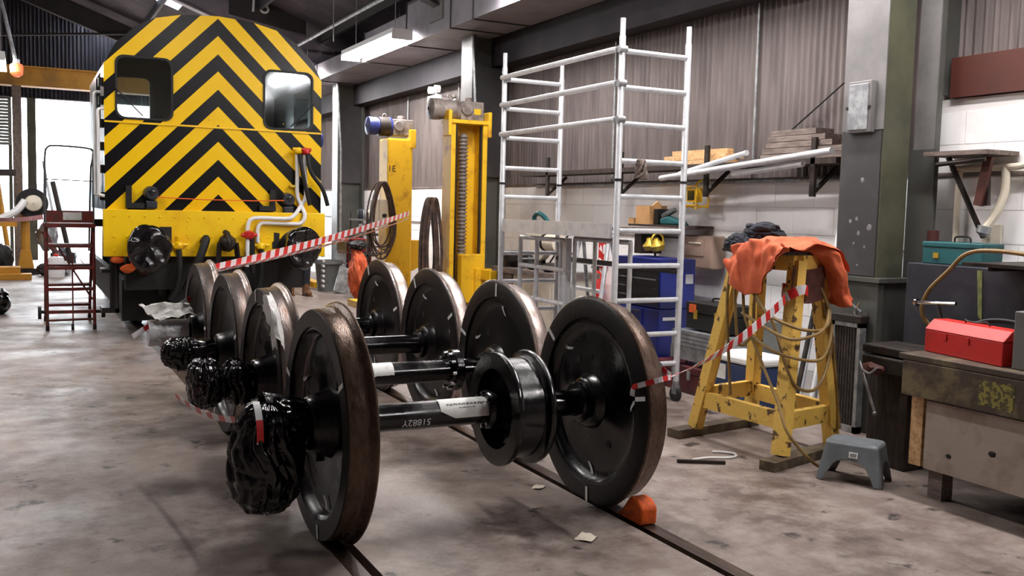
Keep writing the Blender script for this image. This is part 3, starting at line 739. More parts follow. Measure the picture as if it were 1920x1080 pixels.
def cab_glass():
    m = bpy.data.materials.new('cab_glass'); m.use_nodes = True; MATS['cab_glass'] = m; nt = m.node_tree; nt.nodes.remove(nt.nodes['Principled BSDF']); N = nt.nodes.new
    t = N('ShaderNodeBsdfTransparent'); t.inputs[0].default_value = (.62, .68, .68, 1); g = N('ShaderNodeBsdfGlossy'); g.inputs['Roughness'].default_value = .06; g.inputs[0].default_value = (.8, .85, .85, 1)
    mx = N('ShaderNodeMixShader'); mx.inputs[0].default_value = .16; nt.links.new(t.outputs[0], mx.inputs[1]); nt.links.new(g.outputs[0], mx.inputs[2]); nt.links.new(mx.outputs[0], nt.nodes['Material Output'].inputs['Surface'])
cab_glass()
for k, wn in enumerate(WINS):
    cx = sum(p[0] for p in wn)/len(wn); cz = sum(p[1] for p in wn)/len(wn)
    big = [(cx+(p[0]-cx)*1.03, cz+(p[1]-cz)*1.025) for p in wn]; small = [(cx+(p[0]-cx)*.95, cz+(p[1]-cz)*.955) for p in wn]
    fr = plate_with_holes('window_surround', big, [small], -.012, .05, 'rubber', loco)
    gl = plate_with_holes('window_pane', [(cx+(p[0]-cx)*.97, cz+(p[1]-cz)*.97) for p in wn], [], .01, .006, 'cab_glass', loco)
    # wiper
    s = -1 if k == 0 else 1
    MB().tube([(LX+cx+s*.30, LY-.03, cz-.02), (LX+cx-s*.05*0+s*.02, LY-.035, cz-.31)], .008, 6).build('wiper', 'rubber', loco)
# cab shell, floor and rear bulkhead
m = MB(); D = 2.3
for i in range(len(OUT_)-1):
    (x0, z0), (x1, z1) = OUT_[i], OUT_[i+1]
    n = len(m.v); m.v += [(LX+x0, LY+.04, z0), (LX+x1, LY+.04, z1), (LX+x1, LY+D, z1), (LX+x0, LY+D, z0)]
    if i not in (0, len(OUT_)-2): m.face((n, n+1, n+2, n+3))
roof = m.build('cab_roof', 'black_satin', loco, ang=40, fixn=False); sd = roof.modifiers.new('thick', 'SOLIDIFY'); sd.thickness = .03; sd.offset = -1
def side_plate(x):
    q = MB(); y0, y1 = LY+.04, LY+D
    wy0, wy1, wz0, wz1 = LY+.5, LY+1.2, 2.45, 3.0
    for lo, hi in (((x, y0, 1.45), (x+.03, y1, wz0)), ((x, y0, wz1), (x+.03, y1, 3.04)), ((x, y0, wz0), (x+.03, wy0, wz1)), ((x, wy1, wz0), (x+.03, y1, wz1))): q.box(lo, hi)
    return q.build('cab_side', 'black_satin', loco, smooth=False)
side_plate(LX-1.21); side_plate(LX+1.18)
plate_with_holes('cab_bulkhead', OUT_, [rrect(-.90, 2.52, -.48, 3.18, .07), rrect(.60, 2.52, 1.02, 3.14, .07)], D, .04, 'cream', loco)
MB().box((LX-1.17, LY+.06, 1.46), (LX+1.17, LY+D-.02, 1.5)).build('cab_floor', 'dark_steel', loco, smooth=False)
MB().box((LX-.35, LY+1.0, 1.5), (LX+.35, LY+2.1, 2.35)).build('control_desk', 'column_grey', loco, smooth=False, bevel=.03)
# waist beading and the seam above the beam
MB().box((LX-1.21, LY-.014, 2.405), (LX+1.21, LY, 2.425)).build('waist_beading', 'loco_yellow', loco, smooth=False)
# buffer beam with rivets, slots and hooks
MB().box((LX-1.235, LY-.10, .935), (LX+1.235, LY+.03, 1.455)).build('buffer_beam', 'loco_yellow', loco, smooth=False, bevel=.006)
beam = [c for c in loco.children if c.name.startswith('buffer_beam')][0]
rv = MB()
for z, st in ((1.38, .16), (1.155, .13), (1.0, .17)):
    x = -1.13
    while x < 1.15:
        rv.blob((LX+x, LY-.10, z+random.uniform(-.004, .004)), (.015, .011, .015), 1, 0, 1, 1); x += st
for z in (1.02, 1.1, 1.18, 1.26, 1.34):
    for x in (-.36, .24): rv.blob((LX+x, LY-.10, z), (.014, .01, .014), 1, 0, 1, 1)
rp_ = MB()
for k in range(40):
    a = -1.1+2.2*random.random(); z = random.choice((1.53, 1.53, 1.9, 2.36, 2.5)); rp_.blob((LX+a, LY, z), (.010, .008, .010), 1, 0, 1, 1)
o = rp_.build('panel_rivets', 'chevron_paint', loco, fixn=False); o['kind'] = 'stuff'
o = rv.build('rivets', 'loco_yellow', beam, fixn=False); o['kind'] = 'stuff'
def slot(poly): return MB().prism([(LX+x, z) for x, z in poly], LY-.106, LY-.098).build('lamp_iron_slot', 'rubber', beam, smooth=False)
slot([(.60, 1.03), (.71, 1.03), (.71, 1.11), (.685, 1.11), (.685, 1.21), (.62, 1.22), (.62, 1.12), (.60, 1.10)])
slot([(-.60, 1.02), (-.53, 1.02), (-.53, 1.27), (-.66, 1.27), (-.64, 1.14)])
# yellow end of the step valance and white ladder marks beside the beam
for k in range(14): MB().box((LX+1.236, LY-.02, .55+.062*k), (LX+1.262, LY+.06, .575+.062*k)).build('hazard_mark', 'white_paint', beam, smooth=False)
# underframe, wheels, tank
MB().box((LX-1.0, LY+.03, .55), (LX+1.0, LY+.28, .93)).build('headstock', 'black_matt', loco, smooth=False)
for s in (-1, 1): MB().box((LX+s*.58-.02, LY+.28, .45), (LX+s*.58+.02, LY+8.4, 1.25)).build('frame_plate', 'black_matt', loco, smooth=False)
MB().box((LX-1.2, LY+D+.05, 1.2), (LX+1.2, LY+8.4, 1.3)).build('running_plate', 'black_satin', loco, smooth=False)
MB().box((LX-.72, LY+D+.05, 1.3), (LX+.72, LY+8.1, 2.5)).build('engine_hood', 'black_satin', loco, smooth=False, bevel=.12)
for yy in (1.7, 3.7, 5.7):
    for s in (-1, 1):
        MB().lathe([(0, .05), (0, .60), (.01, .685), (.03, .685), (.04, .655), (.135, .65), (.135, .56), (.1, .53), (.08, .16), (.16, .14), (.16, .05)], (LX+s*.68, LY+yy, .652), (s, 0, 0), 48).build('driving_wheel', 'black_matt', loco)
    MB().cyl((LX-.68, LY+yy, .652), (LX+.68, LY+yy, .652), .09, n=16).build('driving_axle', 'black_matt', loco)
MB().box((LX-.5, LY+.3, .35), (LX+.3, LY+.75, .58)).build('sandbox', 'navy_steel', loco, smooth=False, bevel=.04)
MB().box((LX-1.0, LY+.55, .14), (LX+1.0, LY+.62, .60)).build('underframe_baffle', 'black_matt', loco, smooth=False)  # added dark plate, stops daylight showing under the locomotive
for s in (-1, 1): MB().box((LX+s*.95-.04, LY+.62, .2), (LX+s*.95+.04, LY+6.8, .62)).build('side_baffle', 'black_matt', loco, smooth=False)  # added side plates that keep the space below the frames dark
# cab steps (black, near the red ladder)
q = MB(); x0 = LX-1.235
q.tube(smooth_path([(x0+.04, LY+.06, 1.25), (x0+.10, LY+.02, 1.2), (x0+.11, LY+.02, 1.0), (x0+.11, LY+.02, .35)], 5), .05, 10)
q.box((x0-.02, LY+.0, .30), (x0+.16, LY+.35, .36)); q.box((x0-.02, LY+.0, .75), (x0+.16, LY+.35, .79)); q.box((x0+.12, LY+.0, .30), (x0+.16, LY+.35, 1.0))
q.build('cab_steps', 'black_satin', loco)
for xx, zz, r_ in ((-.99, .80, .06), (-.90, .84, .05), (-.80, .79, .07), (-1.10, .90, .05)):
    MB().blob((LX+xx, LY-.06, zz), (r_*1.4, r_, r_*.9), xx*9, .2, 2, 2).build('brake_cock', 'string_orange' if xx != -.8 else 'channel_red', loco)
# handrails down the cab corner
for xx, yy, zt in ((-1.27, .02, 2.55), (-1.29, .25, 2.75)):
    MB().tube(smooth_path([(LX+xx+.06, LY+yy, zt), (LX+xx, LY+yy, zt-.02), (LX+xx, LY+yy, zt-.2), (LX+xx, LY+yy, 1.7), (LX+xx, LY+yy, 1.62), (LX+xx+.06, LY+yy, 1.6)], 4), .017, 8).build('handrail', 'white_paint', loco)
for zz in (1.55, 1.85, 2.1, 2.35, 2.6, 2.8): MB().box((LX-1.26, LY+.05, zz), (LX-1.21, LY+.16, zz+.09)).build('hinge', 'black_satin', loco, smooth=False)
# lamps, brackets and string
for xx, zz in ((-.735, 1.64), (.80, 1.61)):
    q = MB(); q.cyl((LX+xx, LY, zz), (LX+xx, LY-.10, zz), .085, .07, n=24); q.cyl((LX+xx, LY-.10, zz), (LX+xx, LY-.115, zz), .055, n=24)
    lp = q.build('marker_lamp', 'navy_steel', loco); MB().blob((LX+xx, LY-.115, zz+.01), (.04, .012, .04), 0, 0, 1, 2).build('lens', 'glass_dark', lp)
    MB().box((LX+xx-.06, LY-.09, zz-.17), (LX+xx+.06, LY, zz-.08)).build('lamp_shroud', 'navy_steel', lp, smooth=False, bevel=.015)
for xx, s in ((-.97, 1), (.62, -1)):
    q = MB(); q.box((LX+xx-.03, LY-.05, 1.47), (LX+xx+.03, LY, 1.72)); q.box((min(LX+xx-.03, LX+xx+s*.16), LY-.07, 1.47), (max(LX+xx+.03, LX+xx+s*.16), LY, 1.53))
    q.build('lamp_iron', 'black_matt', loco, smooth=False)
MB().tube([(LX-.68, LY-.1, 1.60), (LX-.2, LY-.08, 1.585), (LX+.4, LY-.07, 1.585), (LX+.76, LY-.1, 1.60)], .007, 6).build('string', 'string_orange', loco)
# white pipework
yf = LY-.14
MB().tube(smooth_path([(LX+.90, LY-.06, 2.17), (LX+.905, LY-.06, 1.9), (LX+.91, LY-.06, 1.66), (LX+.96, LY-.09, 1.52), (LX+.98, yf, 1.42), (LX+.93, yf, 1.335), (LX+.80, yf, 1.325), (LX+.56, yf, 1.33), (LX+.46, yf, 1.325), (LX+.42, yf, 1.25), (LX+.425, yf, 1.1)], 6), .024, 12).build('air_pipe', 'white_paint', loco)
MB().tube(smooth_path([(LX+.99, LY-.06, 2.15), (LX+1.0, LY-.06, 1.9), (LX+1.01, LY-.06, 1.66), (LX+.95, LY-.08, 1.55), (LX+.84, yf-.02, 1.42), (LX+.74, yf-.03, 1.385), (LX+.46, yf-.03, 1.39), (LX+.34, yf-.03, 1.37), (LX+.30, yf-.03, 1.28), (LX+.30, yf-.03, 1.10), (LX+.29, yf-.03, .82)], 6), .024, 12).build('air_pipe', 'white_paint', loco)
for xx, mt in ((.90, 'loco_yellow'), (1.0, 'red_paint')):
    q = MB(); q.blob((LX+xx, LY-.08, 2.19), (.055, .05, .045), xx, .2, 2, 2); q.cyl((LX+xx-.06, LY-.1, 2.21), (LX+xx+.06, LY-.1, 2.21), .02, n=10); q.build('air_cock', mt, loco)
    MB().tube(smooth_path([(LX+xx+.02, LY-.1, 2.15), (LX+xx+.05, LY-.13, 1.95), (LX+xx+.09+.1*(xx > .95), LY-.14, 1.75), (LX+xx+.14+.12*(xx > .95), LY-.13, 1.55)], 5), .024, 10).build('rubber_hose', 'rubber', loco)
    MB().box((LX+xx-.08, LY-.07, 1.76), (LX+xx+.08, LY, 1.785)).build('pipe_clip', 'brass', loco, smooth=False)
q = MB(); q.blob((LX+.31, yf-.05, 1.19), (.075, .05, .055), 2, .2, 2, 2); q.cyl((LX+.22, yf-.06, 1.19), (LX+.40, yf-.06, 1.19), .022, n=10); q.build('air_cock', 'red_paint', loco)
MB().tube([(LX+.35, yf-.03, 1.16), (LX+.355, yf-.03, 1.0), (LX+.36, yf-.02, .75)], .03, 10).build('rubber_hose', 'rubber', loco)
for xx in (-.46, .46):
    q = MB(); q.blob((LX+xx, LY-.14, 1.06), (.06, .05, .05), xx, .2, 2, 2); q.cyl((LX+xx-.10, LY-.14, 1.07), (LX+xx+.10, LY-.14, 1.07), .018, n=10); q.cyl((LX+xx, LY-.14, 1.0), (LX+xx, LY-.14, 1.16), .022, n=10)
    q.build('air_cock', 'loco_yellow', loco)
    MB().tube(smooth_path([(LX+xx, LY-.14, 1.02), (LX+xx+.01, LY-.15, .85), (LX+xx-.02, LY-.16, .6), (LX+xx-.1, LY-.16, .45)], 5), .032, 10).build('brake_hose', 'rubber', loco)
MB().tube(smooth_path([(LX-.19, LY-.13, 1.10), (LX-.17, LY-.20, 1.14), (LX-.22, LY-.24, 1.0), (LX-.30, LY-.24, .8), (LX-.40, LY-.2, .55)], 6), .045, 12).build('vacuum_hose', 'rubber', loco)
# draw hook and screw coupling
q = MB(); q.blob((LX+.06, LY-.22, 1.10), (.10, .14, .10), 3, .2, 2, 2); q.cyl((LX+.06, LY-.1, 1.06), (LX+.06, LY-.3, 1.06), .05, n=14)
q.tube(smooth_path([(LX+.06, LY-.3, 1.02), (LX+.06, LY-.36, 1.1), (LX+.05, LY-.30, 1.2), (LX+.03, LY-.24, 1.22)], 5), .03, 10)
q.build('draw_hook', 'dark_steel', loco)
q = MB()
for s in (-1, 1): q.bar((LX+.06+s*.09, LY-.26, 1.1), (LX+.06+s*.13, LY-.30, .72), .035, .05)
q.cyl((LX-.08, LY-.30, .74), (LX+.2, LY-.30, .74), .04, n=12); q.build('coupling_link', 'dark_steel', loco)
# buffers
for xx in (-.83, .85):
    q = MB(); q.lathe([(0, .03), (0, .17), (.05, .17), (.06, .12), (.34, .105), (.34, .075), (.44, .075), (.44, .17), (.46, .18), (.49, .17), (.495, .03)], (LX+xx, LY-.10, 1.07), (0, -1, 0), 36); q.build('buffer', 'black_satin', loco)
def round_bag(label, c, rad, seed):
    # bin bag stretched over the round buffer head and gathered behind it
    q = MB(); sd = Vector((seed*2.1, seed*.7, 3)); PR = [(0, .03), (.05, .45), (.11, .72), (.17, .90), (.24, 1.0), (.45, 1.0), (.62, .9), (.8, .72), (1, .6)]
    def env(t):
        for (a, r0), (b, r1) in zip(PR, PR[1:]):
            if t <= b: return r0+(r1-r0)*(t-a)/(b-a)
        return .6
    def fn(u, v):
        a = 2*pi*v; p = Vector((cos(a)*2.2, sin(a)*2.2, u*1.5)); e = env(u); k = 1+.06*noise.noise(p*.5+sd)-.07*min(1, u*4)*(1-abs(noise.noise(p*.7+sd)))**6
        y = c[1]-rad[1]+2*rad[1]*max(0, u-.16)/.84+.03*noise.noise(Vector((cos(a)*e*1.6, sin(a)*e*1.6, 1))+sd)-.02*(1-abs(noise.noise(Vector((cos(a)*e*1.1, sin(a)*e*1.1, 5))+sd)))**8
        sag = -.05*max(0, -sin(a))**2*min(1, u*3)
        return (c[0]+rad[0]*e*k*cos(a), y, c[2]+rad[2]*e*k*sin(a)+sag)
    q.grid(fn, 50, 90)
    o = q.build('buffer_bag', 'bin_bag', ang=80, fixn=False); return tag(o, label, 'plastic bag', 'bin bags over the locomotive buffers')
round_bag('round black bin bag over the buffer nearest the red ladder steps', (LX-.82, LY-.47, 1.065), (.225, .16, .245), 21)
round_bag('black bin bag over the buffer below the white air pipes', (LX+.845, LY-.47, 1.08), (.205, .16, .225), 27)

# ================================================================== PERSON standing beside the locomotive
def person():
    root = thing('person', 'person in dark overalls and brown work boots standing beyond the locomotive buffer', 'person', (2.17, 11.7, 0))
    J = [((0, 0, .98), (.16, .12)), ((0, 0, 1.12), (.15, .11)), ((0, .01, 1.30), (.18, .12)), ((0, .01, 1.44), (.16, .10)), ((0, 0, 1.53), (.06, .06)),
         ((-.11, 0, .92), (.10, .11)), ((-.13, -.02, .50), (.075, .08)), ((-.14, .02, .10), (.06, .07)),
         ((.11, 0, .92), (.10, .11)), ((.12, -.03, .50), (.075, .08)), ((.12, .0, .10), (.06, .07)),
         ((-.22, .01, 1.40), (.065, .065)), ((-.28, .02, 1.14), (.05, .05)), ((-.22, -.16, .96), (.04, .04)),
         ((.22, .01, 1.40), (.065, .065)), ((.28, .02, 1.14), (.05, .05)), ((.22, -.16, .96), (.04, .04))]
    E = [(0, 1), (1, 2), (2, 3), (3, 4), (0, 5), (5, 6), (6, 7), (0, 8), (8, 9), (9, 10), (3, 11), (11, 12), (12, 13), (3, 14), (14, 15), (15, 16)]
    me = bpy.data.meshes.new('body'); me.from_pydata([j[0] for j in J], E, []); o = bpy.data.objects.new('body', me); COL.objects.link(o); o.parent = root
    md = o.modifiers.new('skin', 'SKIN')
    for k, sv in enumerate(me.skin_vertices[0].data): sv.radius = J[k][1]; sv.use_root = (k == 0)
    o.modifiers.new('sub', 'SUBSURF').levels = 2; o.modifiers['sub'].render_levels = 2; me.materials.append(M('navy_cloth'))
    q = MB(); q.blob((0, -.01, 1.66), (.078, .10, .118), 0, 0, 1, 3)
    q.blob((0, -.112, 1.65), (.014, .022, .022), 0, 0, 1, 2)
    for s in (-1, 1): q.blob((s*.08, 0, 1.66), (.012, .022, .032), 0, 0, 1, 2)
    q.blob((0, -.095, 1.605), (.024, .012, .007), 0, 0, 1, 2)
    q.build('head', 'skin', root, world=False)
    for s in (-1, 1): MB().blob((s*.03, -.095, 1.68), (.012, .010, .008), 0, 0, 1, 2).build('eye', 'rubber', root, world=False)
    MB().blob((0, .015, 1.70), (.086, .105, .09), 3, .06, 3, 3).build('hair', 'dark_steel', root, world=False)
    for s in (-1, 1):
        q = MB(); bx = .22*s
        q.blob((bx, -.20, .94), (.038, .05, .02), 2, .05, 2, 2)
        for k, (dx, ln) in enumerate(((-.027, .06), (-.01, .075), (.009, .07), (.027, .055))):
            q.tube([(bx+dx, -.23, .94), (bx+dx, -.23-ln*.5, .925), (bx+dx, -.23-ln*.75, .90)], [.009, .0085, .007], 8)
        q.tube([(bx-s*.035, -.19, .94), (bx-s*.06, -.22, .93), (bx-s*.062, -.25, .915)], [.011, .010, .008], 8)
        q.build('hand', 'skin', root, world=False)
    for s, rot, off in ((-1, .9, (-.14, .02)), (1, -.15, (.12, 0))):
        q = MB(); n_ = 10
        d = Vector((-sin(rot), -cos(rot), 0)); c = Vector((off[0], off[1], 0))
        q.blob(c+d*.09+Vector((0, 0, .055)), (.05+.07*abs(d.x), .05+.07*abs(d.y), .055), 4, .04, 2, 3); q.cyl(c+Vector((0, 0, .03)), c+Vector((0, 0, .22)), .062, .068, 16)
        q.bar(c-d*.07+Vector((0, 0, .012)), c+d*.19+Vector((0, 0, .012)), .095, .022)
        q.build('boot', 'boot_brown', root, world=False)
person()

# ================================================================== RED MOBILE STEPS
st = thing('mobile_steps', 'tall red wheeled warehouse steps with handrails beside the locomotive', 'steps', (-1.5, 8.4, 0))
sx0, sx1, y0 = -1.76, -1.25, 8.08
def leg_(x): return MB().tube([(x, y0, .05), (x, y0, 1.24)], .018, 8)
for x in (sx0, sx1):
    leg_(x).build('front_leg', 'steps_red', st)
    MB().tube([(x, y0+1.0, .06), (x, y0+.22, 1.24)], .018, 8).build('stringer', 'steps_red', st)
for k, z in enumerate((1.0, .74, .49, .22)):
    MB().box((sx0, y0-.02, z-.018), (sx1, y0+.02, z+.018)).build('front_rung', 'steps_red', st, smooth=False)
    yy = y0+.22+.78*(1.24-z)/1.18
    MB().box((sx0, yy-.09, z-.015), (sx1, yy+.12, z+.015)).build('tread', 'steps_red', st, smooth=False)
MB().box((sx0-.03, y0-.06, 1.22), (sx1+.02, y0+.45, 1.27)).build('platform', 'steps_red', st, smooth=False, bevel=.01)
MB().box((sx0-.005, y0-.05, 1.28), (sx1+.005, y0-.035, 1.42)).build('toe_board', 'steps_red', st, smooth=False)
pl = MB().box((sx0+.18, y0-.056, 1.31), (sx0+.38, y0-.05, 1.40)).build('paper_notice', 'paper', st, smooth=False)
MB().tube(smooth_path([(sx0, y0-.04, 1.27), (sx0, y0-.04, 1.7), (sx0, y0-.04, 2.05), (sx0+.03, y0-.04, 2.15), (sx0+.12, y0-.04, 2.17), (sx1-.1, y0-.04, 2.16), (sx1, y0-.04, 2.13), (sx1, y0-.04, 2.05), (sx1, y0-.04, 1.7), (sx1, y0-.04, 1.27)], 4), .012, 8).build('handrail', 'bin_grey', st)
MB().tube([(sx0, y0-.04, 1.78), (sx1, y0-.04, 1.77)], .008, 6).build('mid_rail', 'bin_grey', st)
for x in (sx0, sx1): MB().tube([(x, y0-.04, 2.05), (x, y0+.4, 1.95), (x, y0+.95, .9)], .012, 8).build('side_rail', 'bin_grey', st)
MB().tube([(sx0+.12, y0+.02, 1.0), (sx1-.02, y0+.02, .36)], .012, 6).build('cross_brace', 'steps_red', st)
MB().tube([((sx0+sx1)/2+.02, y0+.02, .03), ((sx0+sx1)/2+.02, y0+.02, .9)], .009, 6).build('centre_strut', 'steps_red', st)
MB().tube([(sx0, y0, .12), (sx1, y0, .13)], .014, 8).build('axle_bar', 'steps_red', st)
MB().tube([(sx0-.09, y0+.05, .22), (sx1+.12, y0+.05, .21)], .02, 8).build('wheel_axle', 'rubber', st)
for x in (sx0-.08, sx1+.10): MB().cyl((x-.018, y0+.05, .21), (x+.018, y0+.05, .21), .075, n=20).build('castor_wheel', 'rubber', st)
MB().cyl(((sx0+sx1)/2, y0, .035), ((sx0+sx1)/2+.03, y0, .035), .035, n=14).build('castor_wheel', 'rubber', st)
for x in (sx0, sx1): MB().cyl((x, y0+1.0, 0), (x, y0+1.0, .07), .022, n=10).build('foot', 'rubber', st)
for x in (sx0, sx1): MB().cyl((x, y0, 0), (x, y0, .06), .022, n=10).build('foot', 'rubber', st)

# ================================================================== YELLOW LIFTING JACKS
def lifting_jack(label, X, Y, open_front, mcol, H=2.62, w_=.50, md=-1):
    t = thing('lifting_jack', label, 'lifting jack', (X, Y, 0), 'yellow screw jacks beside the locomotive')
    x0, x1, yb = X-w_/2, X+w_/2, Y+(.27 if open_front else .42)
    if open_front:
        for a in (x0, x1-.06): MB().box((a, Y, .06), (a+.06, yb, H)).build('side_channel', 'jack_yellow', t, smooth=False)
        MB().box((x0+.06, yb-.02, .06), (x1-.06, yb, H)).build('back_plate', 'jack_yellow', t, smooth=False)
        MB().box((x0-.02, Y-.02, H), (x1+.02, yb, H+.045)).build('top_plate', 'jack_yellow', t, smooth=False)
        for a in (x0-.05, x1+.0): MB().box((a, Y-.03, H-.16), (a+.05, Y+.16, H+.16)).build('lifting_lug', 'jack_yellow', t, smooth=False, bevel=.012)
        for a in (x0+.07, x1-.09): MB().box((a, Y+.01, .06), (a+.02, Y+.05, H-.02)).build('guide_rail', 'dark_steel', t, smooth=False)
        pr = []; z = .3; k = 0
        while z < H-.12: pr += [(z, .062), (z+.018, .062), (z+.024, .042), (z+.042, .042)]; z += .048
        MB().lathe([(.3, .01)]+pr+[(z, .01)], (X-.02, Y+.14, 0), (0, 0, 1), 24, closed=False).build('lifting_screw', 'motor_grey', t, ang=20)
        # lifting carriage with its claw
        ca = MB().box((X-.12, Y-.10, .36), (X+.20, Y+.05, .98)).build('lifting_carriage', 'jack_yellow', t, smooth=False, bevel=.015)
        MB().prism([(X+.05, .30), (X+.34, .30), (X+.40, .62), (X+.40, .80), (X+.05, .80)], Y-.16, Y-.08).build('claw_plate', 'jack_yellow', ca, smooth=False)
        MB().box((X+.12, Y-.42, .66), (X+.42, Y-.1, .80)).build('claw_arm', 'jack_yellow', ca, smooth=False, bevel=.015)
    else:
        MB().box((x0, Y, .06), (x1, yb, H)).build('mast', 'jack_yellow', t, smooth=False, bevel=.03)
        MB().box((x1-.06, Y-.015, H-.14), (x1+.04, Y+.15, H+.14)).build('lifting_lug', 'jack_yellow', t, smooth=False, bevel=.012)
        text('painted_letter', 'E', .13, (X-.105, Y-.004, 2.12), facing((0, -1, 0)), 'text_black', t)
        text('painted_letter', 'I', .13, (X-.172, Y-.004, 2.12), facing((0, -1, 0)), 'text_black', t)
        MB().prism([(X+.18, .55), (X+.50, .70), (X+.42, 1.05), (X+.18, 1.05)], Y+.1, Y+.3).build('gusset', 'jack_yellow', t, smooth=False)
    MB().box((X-.55, Y-.35, .0), (X-.35, Y+.8, .10)).build('base_runner', 'jack_yellow', t, smooth=False)
    MB().box((X+.30, Y-.35, .0), (X+.5, Y+.8, .10)).build('base_runner', 'jack_yellow', t, smooth=False)
    MB().box((X-.5, Y+.02, .02), (X+.5, Y+.4, .09)).build('base_beam', 'jack_yellow', t, smooth=False)
    # gearbox and motor
    zt = H+.045
    g = MB(); g.box((X-.10, Y+.05, zt), (X+.22, Y+.33, zt+.24)); g.cyl((X-.02, Y+.05, zt+.14), (X-.02, Y+.02, zt+.14), .08, n=20); g.cyl((X+.06, Y+.19, zt+.24), (X+.06, Y+.19, zt+.30), .05, n=14)
    gb = g.build('gearbox', 'motor_grey', t, bevel=.012)
    if open_front: MB().box((X+.08, Y+.044, zt+.08), (X+.17, Y+.05, zt+.15)).build('rating_plate', 'jack_yellow', gb, smooth=False)
    mo = MB(); mo.lathe([(0, .01), (0, .14), (.03, .15), (.05, .125), (.22, .12), (.23, .135), (.36, .135), (.37, .10), (.39, .02)], (X+(-.10 if md < 0 else .22), Y+.19, zt+.13), (md, 0, 0), 28, closed=False)
    mt = mo.build('motor', mcol, t)
    if mcol == 'motor_blue': MB().lathe([(.02, .01), (.02, .143), (.2, .143), (.2, .01)], (X+(-.10 if md < 0 else .22), Y+.19, zt+.13), (md, 0, 0), 28, closed=False).build('motor_body', 'dark_steel', mt)
    MB().tube([(X-.2+.03*cos(a), Y+.19, zt+.28+.04*sin(a)) for a in [k*pi/6 for k in range(7)]], .01, 6).build('eye_bolt', 'motor_grey', mt)
    return t
JA = lifting_jack('yellow jack with open channel showing its tall screw thread', 3.03, 6.72, True, 'motor_grey')
JB = lifting_jack('yellow jack with a plain closed mast and blue-ended motor', 3.06, 9.25, False, 'motor_blue', 2.58, .40)
JC = lifting_jack('jack half hidden behind the cab showing only its blue motor end', 2.56, 13.6, False, 'motor_blue', 2.62, .40, 1)
# cable coils hung on the jacks, and control box
def coil(label, c, rx, rz_, n, depth, seed, tail):
    q = MB(); random.seed(seed)
    for k in range(n):
        a, b = rx*random.uniform(.75, 1.05), rz_*random.uniform(.85, 1.05); dx, dy = random.uniform(-.04, .04), random.uniform(-depth, depth)
        P_ = [(c[0]+dx+a*cos(t)*(1-.25*sin(t)), c[1]+dy+.01*sin(3*t), c[2]+rz_-b+b*sin(t)) for t in [2*pi*j/28 for j in range(28)]]
        q.tube(P_, .012, 6, closed=True)
    q.tube(smooth_path(tail, 5), .012, 6)
    return tag(q.build('cable_coil', 'cable_brown'), label, 'cable coil', 'cable coils hung on the jacks')
coil('brown cable coil hung round the white switch box on the closed jack', (2.73, 9.13, 1.36), .19, .56, 8, .06, 3, [(2.73, 9.13, .9), (2.68, 9.1, .6), (2.55, 9.05, .3), (2.45, 9.0, .02)])
coil('long brown cable coil hanging beside the open screw jack', (2.58, 6.85, 1.02), .10, .66, 26, .05, 5, [(2.60, 6.9, .5), (2.62, 6.9, .2), (2.64, 6.9, .02)])
sb = thing('switch_box', 'white electrical switch box fixed to the closed yellow jack mast', 'switch box', (2.72, 9.15, 1.2))
MB().box((2.60, 9.17, 1.24), (2.85, 9.30, 1.66)).build('enclosure', 'cream', sb, smooth=False, bevel=.01); MB().cyl((2.78, 9.17, 1.42), (2.78, 9.13, 1.42), .03, n=14).build('rotary_switch', 'rubber', sb)
MB().box((2.70, 9.165, 1.24), (2.706, 9.172, 1.66)).build('door_seam', 'bin_grey', sb, smooth=False)
# ================================================================== ALUMINIUM SCAFFOLD TOWER
sc = thing('scaffold_tower', 'tall aluminium scaffold tower on castors standing by the white wall', 'scaffold tower', (2.5, 3.0, 0))
SX0, SX1, SY0, SY1, SH = 2.17, 2.81, 2.02, 4.05, 3.06
RUNGS = [.32, .57, .85, 1.13, 1.41, 1.68, 1.96, 2.25, 2.53, 2.81]
for (x, y) in ((SX0, SY0), (SX1, SY0), (SX0, SY1), (SX1, SY1)):
    h = 3.0 if (x, y) == (SX1, SY1) else SH
    p = MB().tube([(x, y, .17), (x, y, h-.14), (x, y, h-.13), (x, y, h)], [.0255, .0255, .021, .021], 14).build('upright', 'aluminium', sc)
    MB().tube([(x, y, 1.80), (x, y, 1.82)], .029, 14).build('joint_ring', 'rubber', p)
    c = MB(); c.cyl((x, y, .1), (x, y, .17), .028, n=14); c.box((x-.02, y-.03, .06), (x+.02, y+.03, .13)); c.build('castor_fork', 'galvanised', sc)
    MB().cyl((x-.018, y, .06), (x+.018, y, .06), .06, n=22).build('castor_wheel', 'rubber', sc)
for y in (SY0, SY1):
    for z in RUNGS: MB().tube([(SX0+.02, y, z), (SX1-.02, y, z)], .021, 12).build('rung', 'aluminium', sc)
for z in (2.82, 2.56, 2.28):
    MB().tube([(SX0-.04, SY0+.02, z), (SX0-.04, SY1-.02, z)], .023, 12).build('guard_rail', 'aluminium', sc)
    for y in (SY0+.02, SY1-.02): MB().cyl((SX0-.04, y-.03, z), (SX0+.03, y-.03, z), .03, n=12).build('rail_claw', 'galvanised', sc)
MB().box((SX0-.02, SY0+.06, 1.345), (SX0+.0, SY1-.06, 1.465)).build('platform_edge', 'aluminium', sc, smooth=False)
MB().box((SX0, SY0+.06, 1.41), (SX1, SY1-.06, 1.44)).build('platform_board', 'wood_grey', sc, smooth=False)
MB().tube([(SX1, SY0, 1.08), (SX1, SY1, 1.08)], .024, 12).build('horizontal_brace', 'dark_steel', sc)
MB().tube([(SX0, SY0+.02, .32), (SX0, SY1-.02, .32)], .023, 12).build('horizontal_brace', 'aluminium', sc)
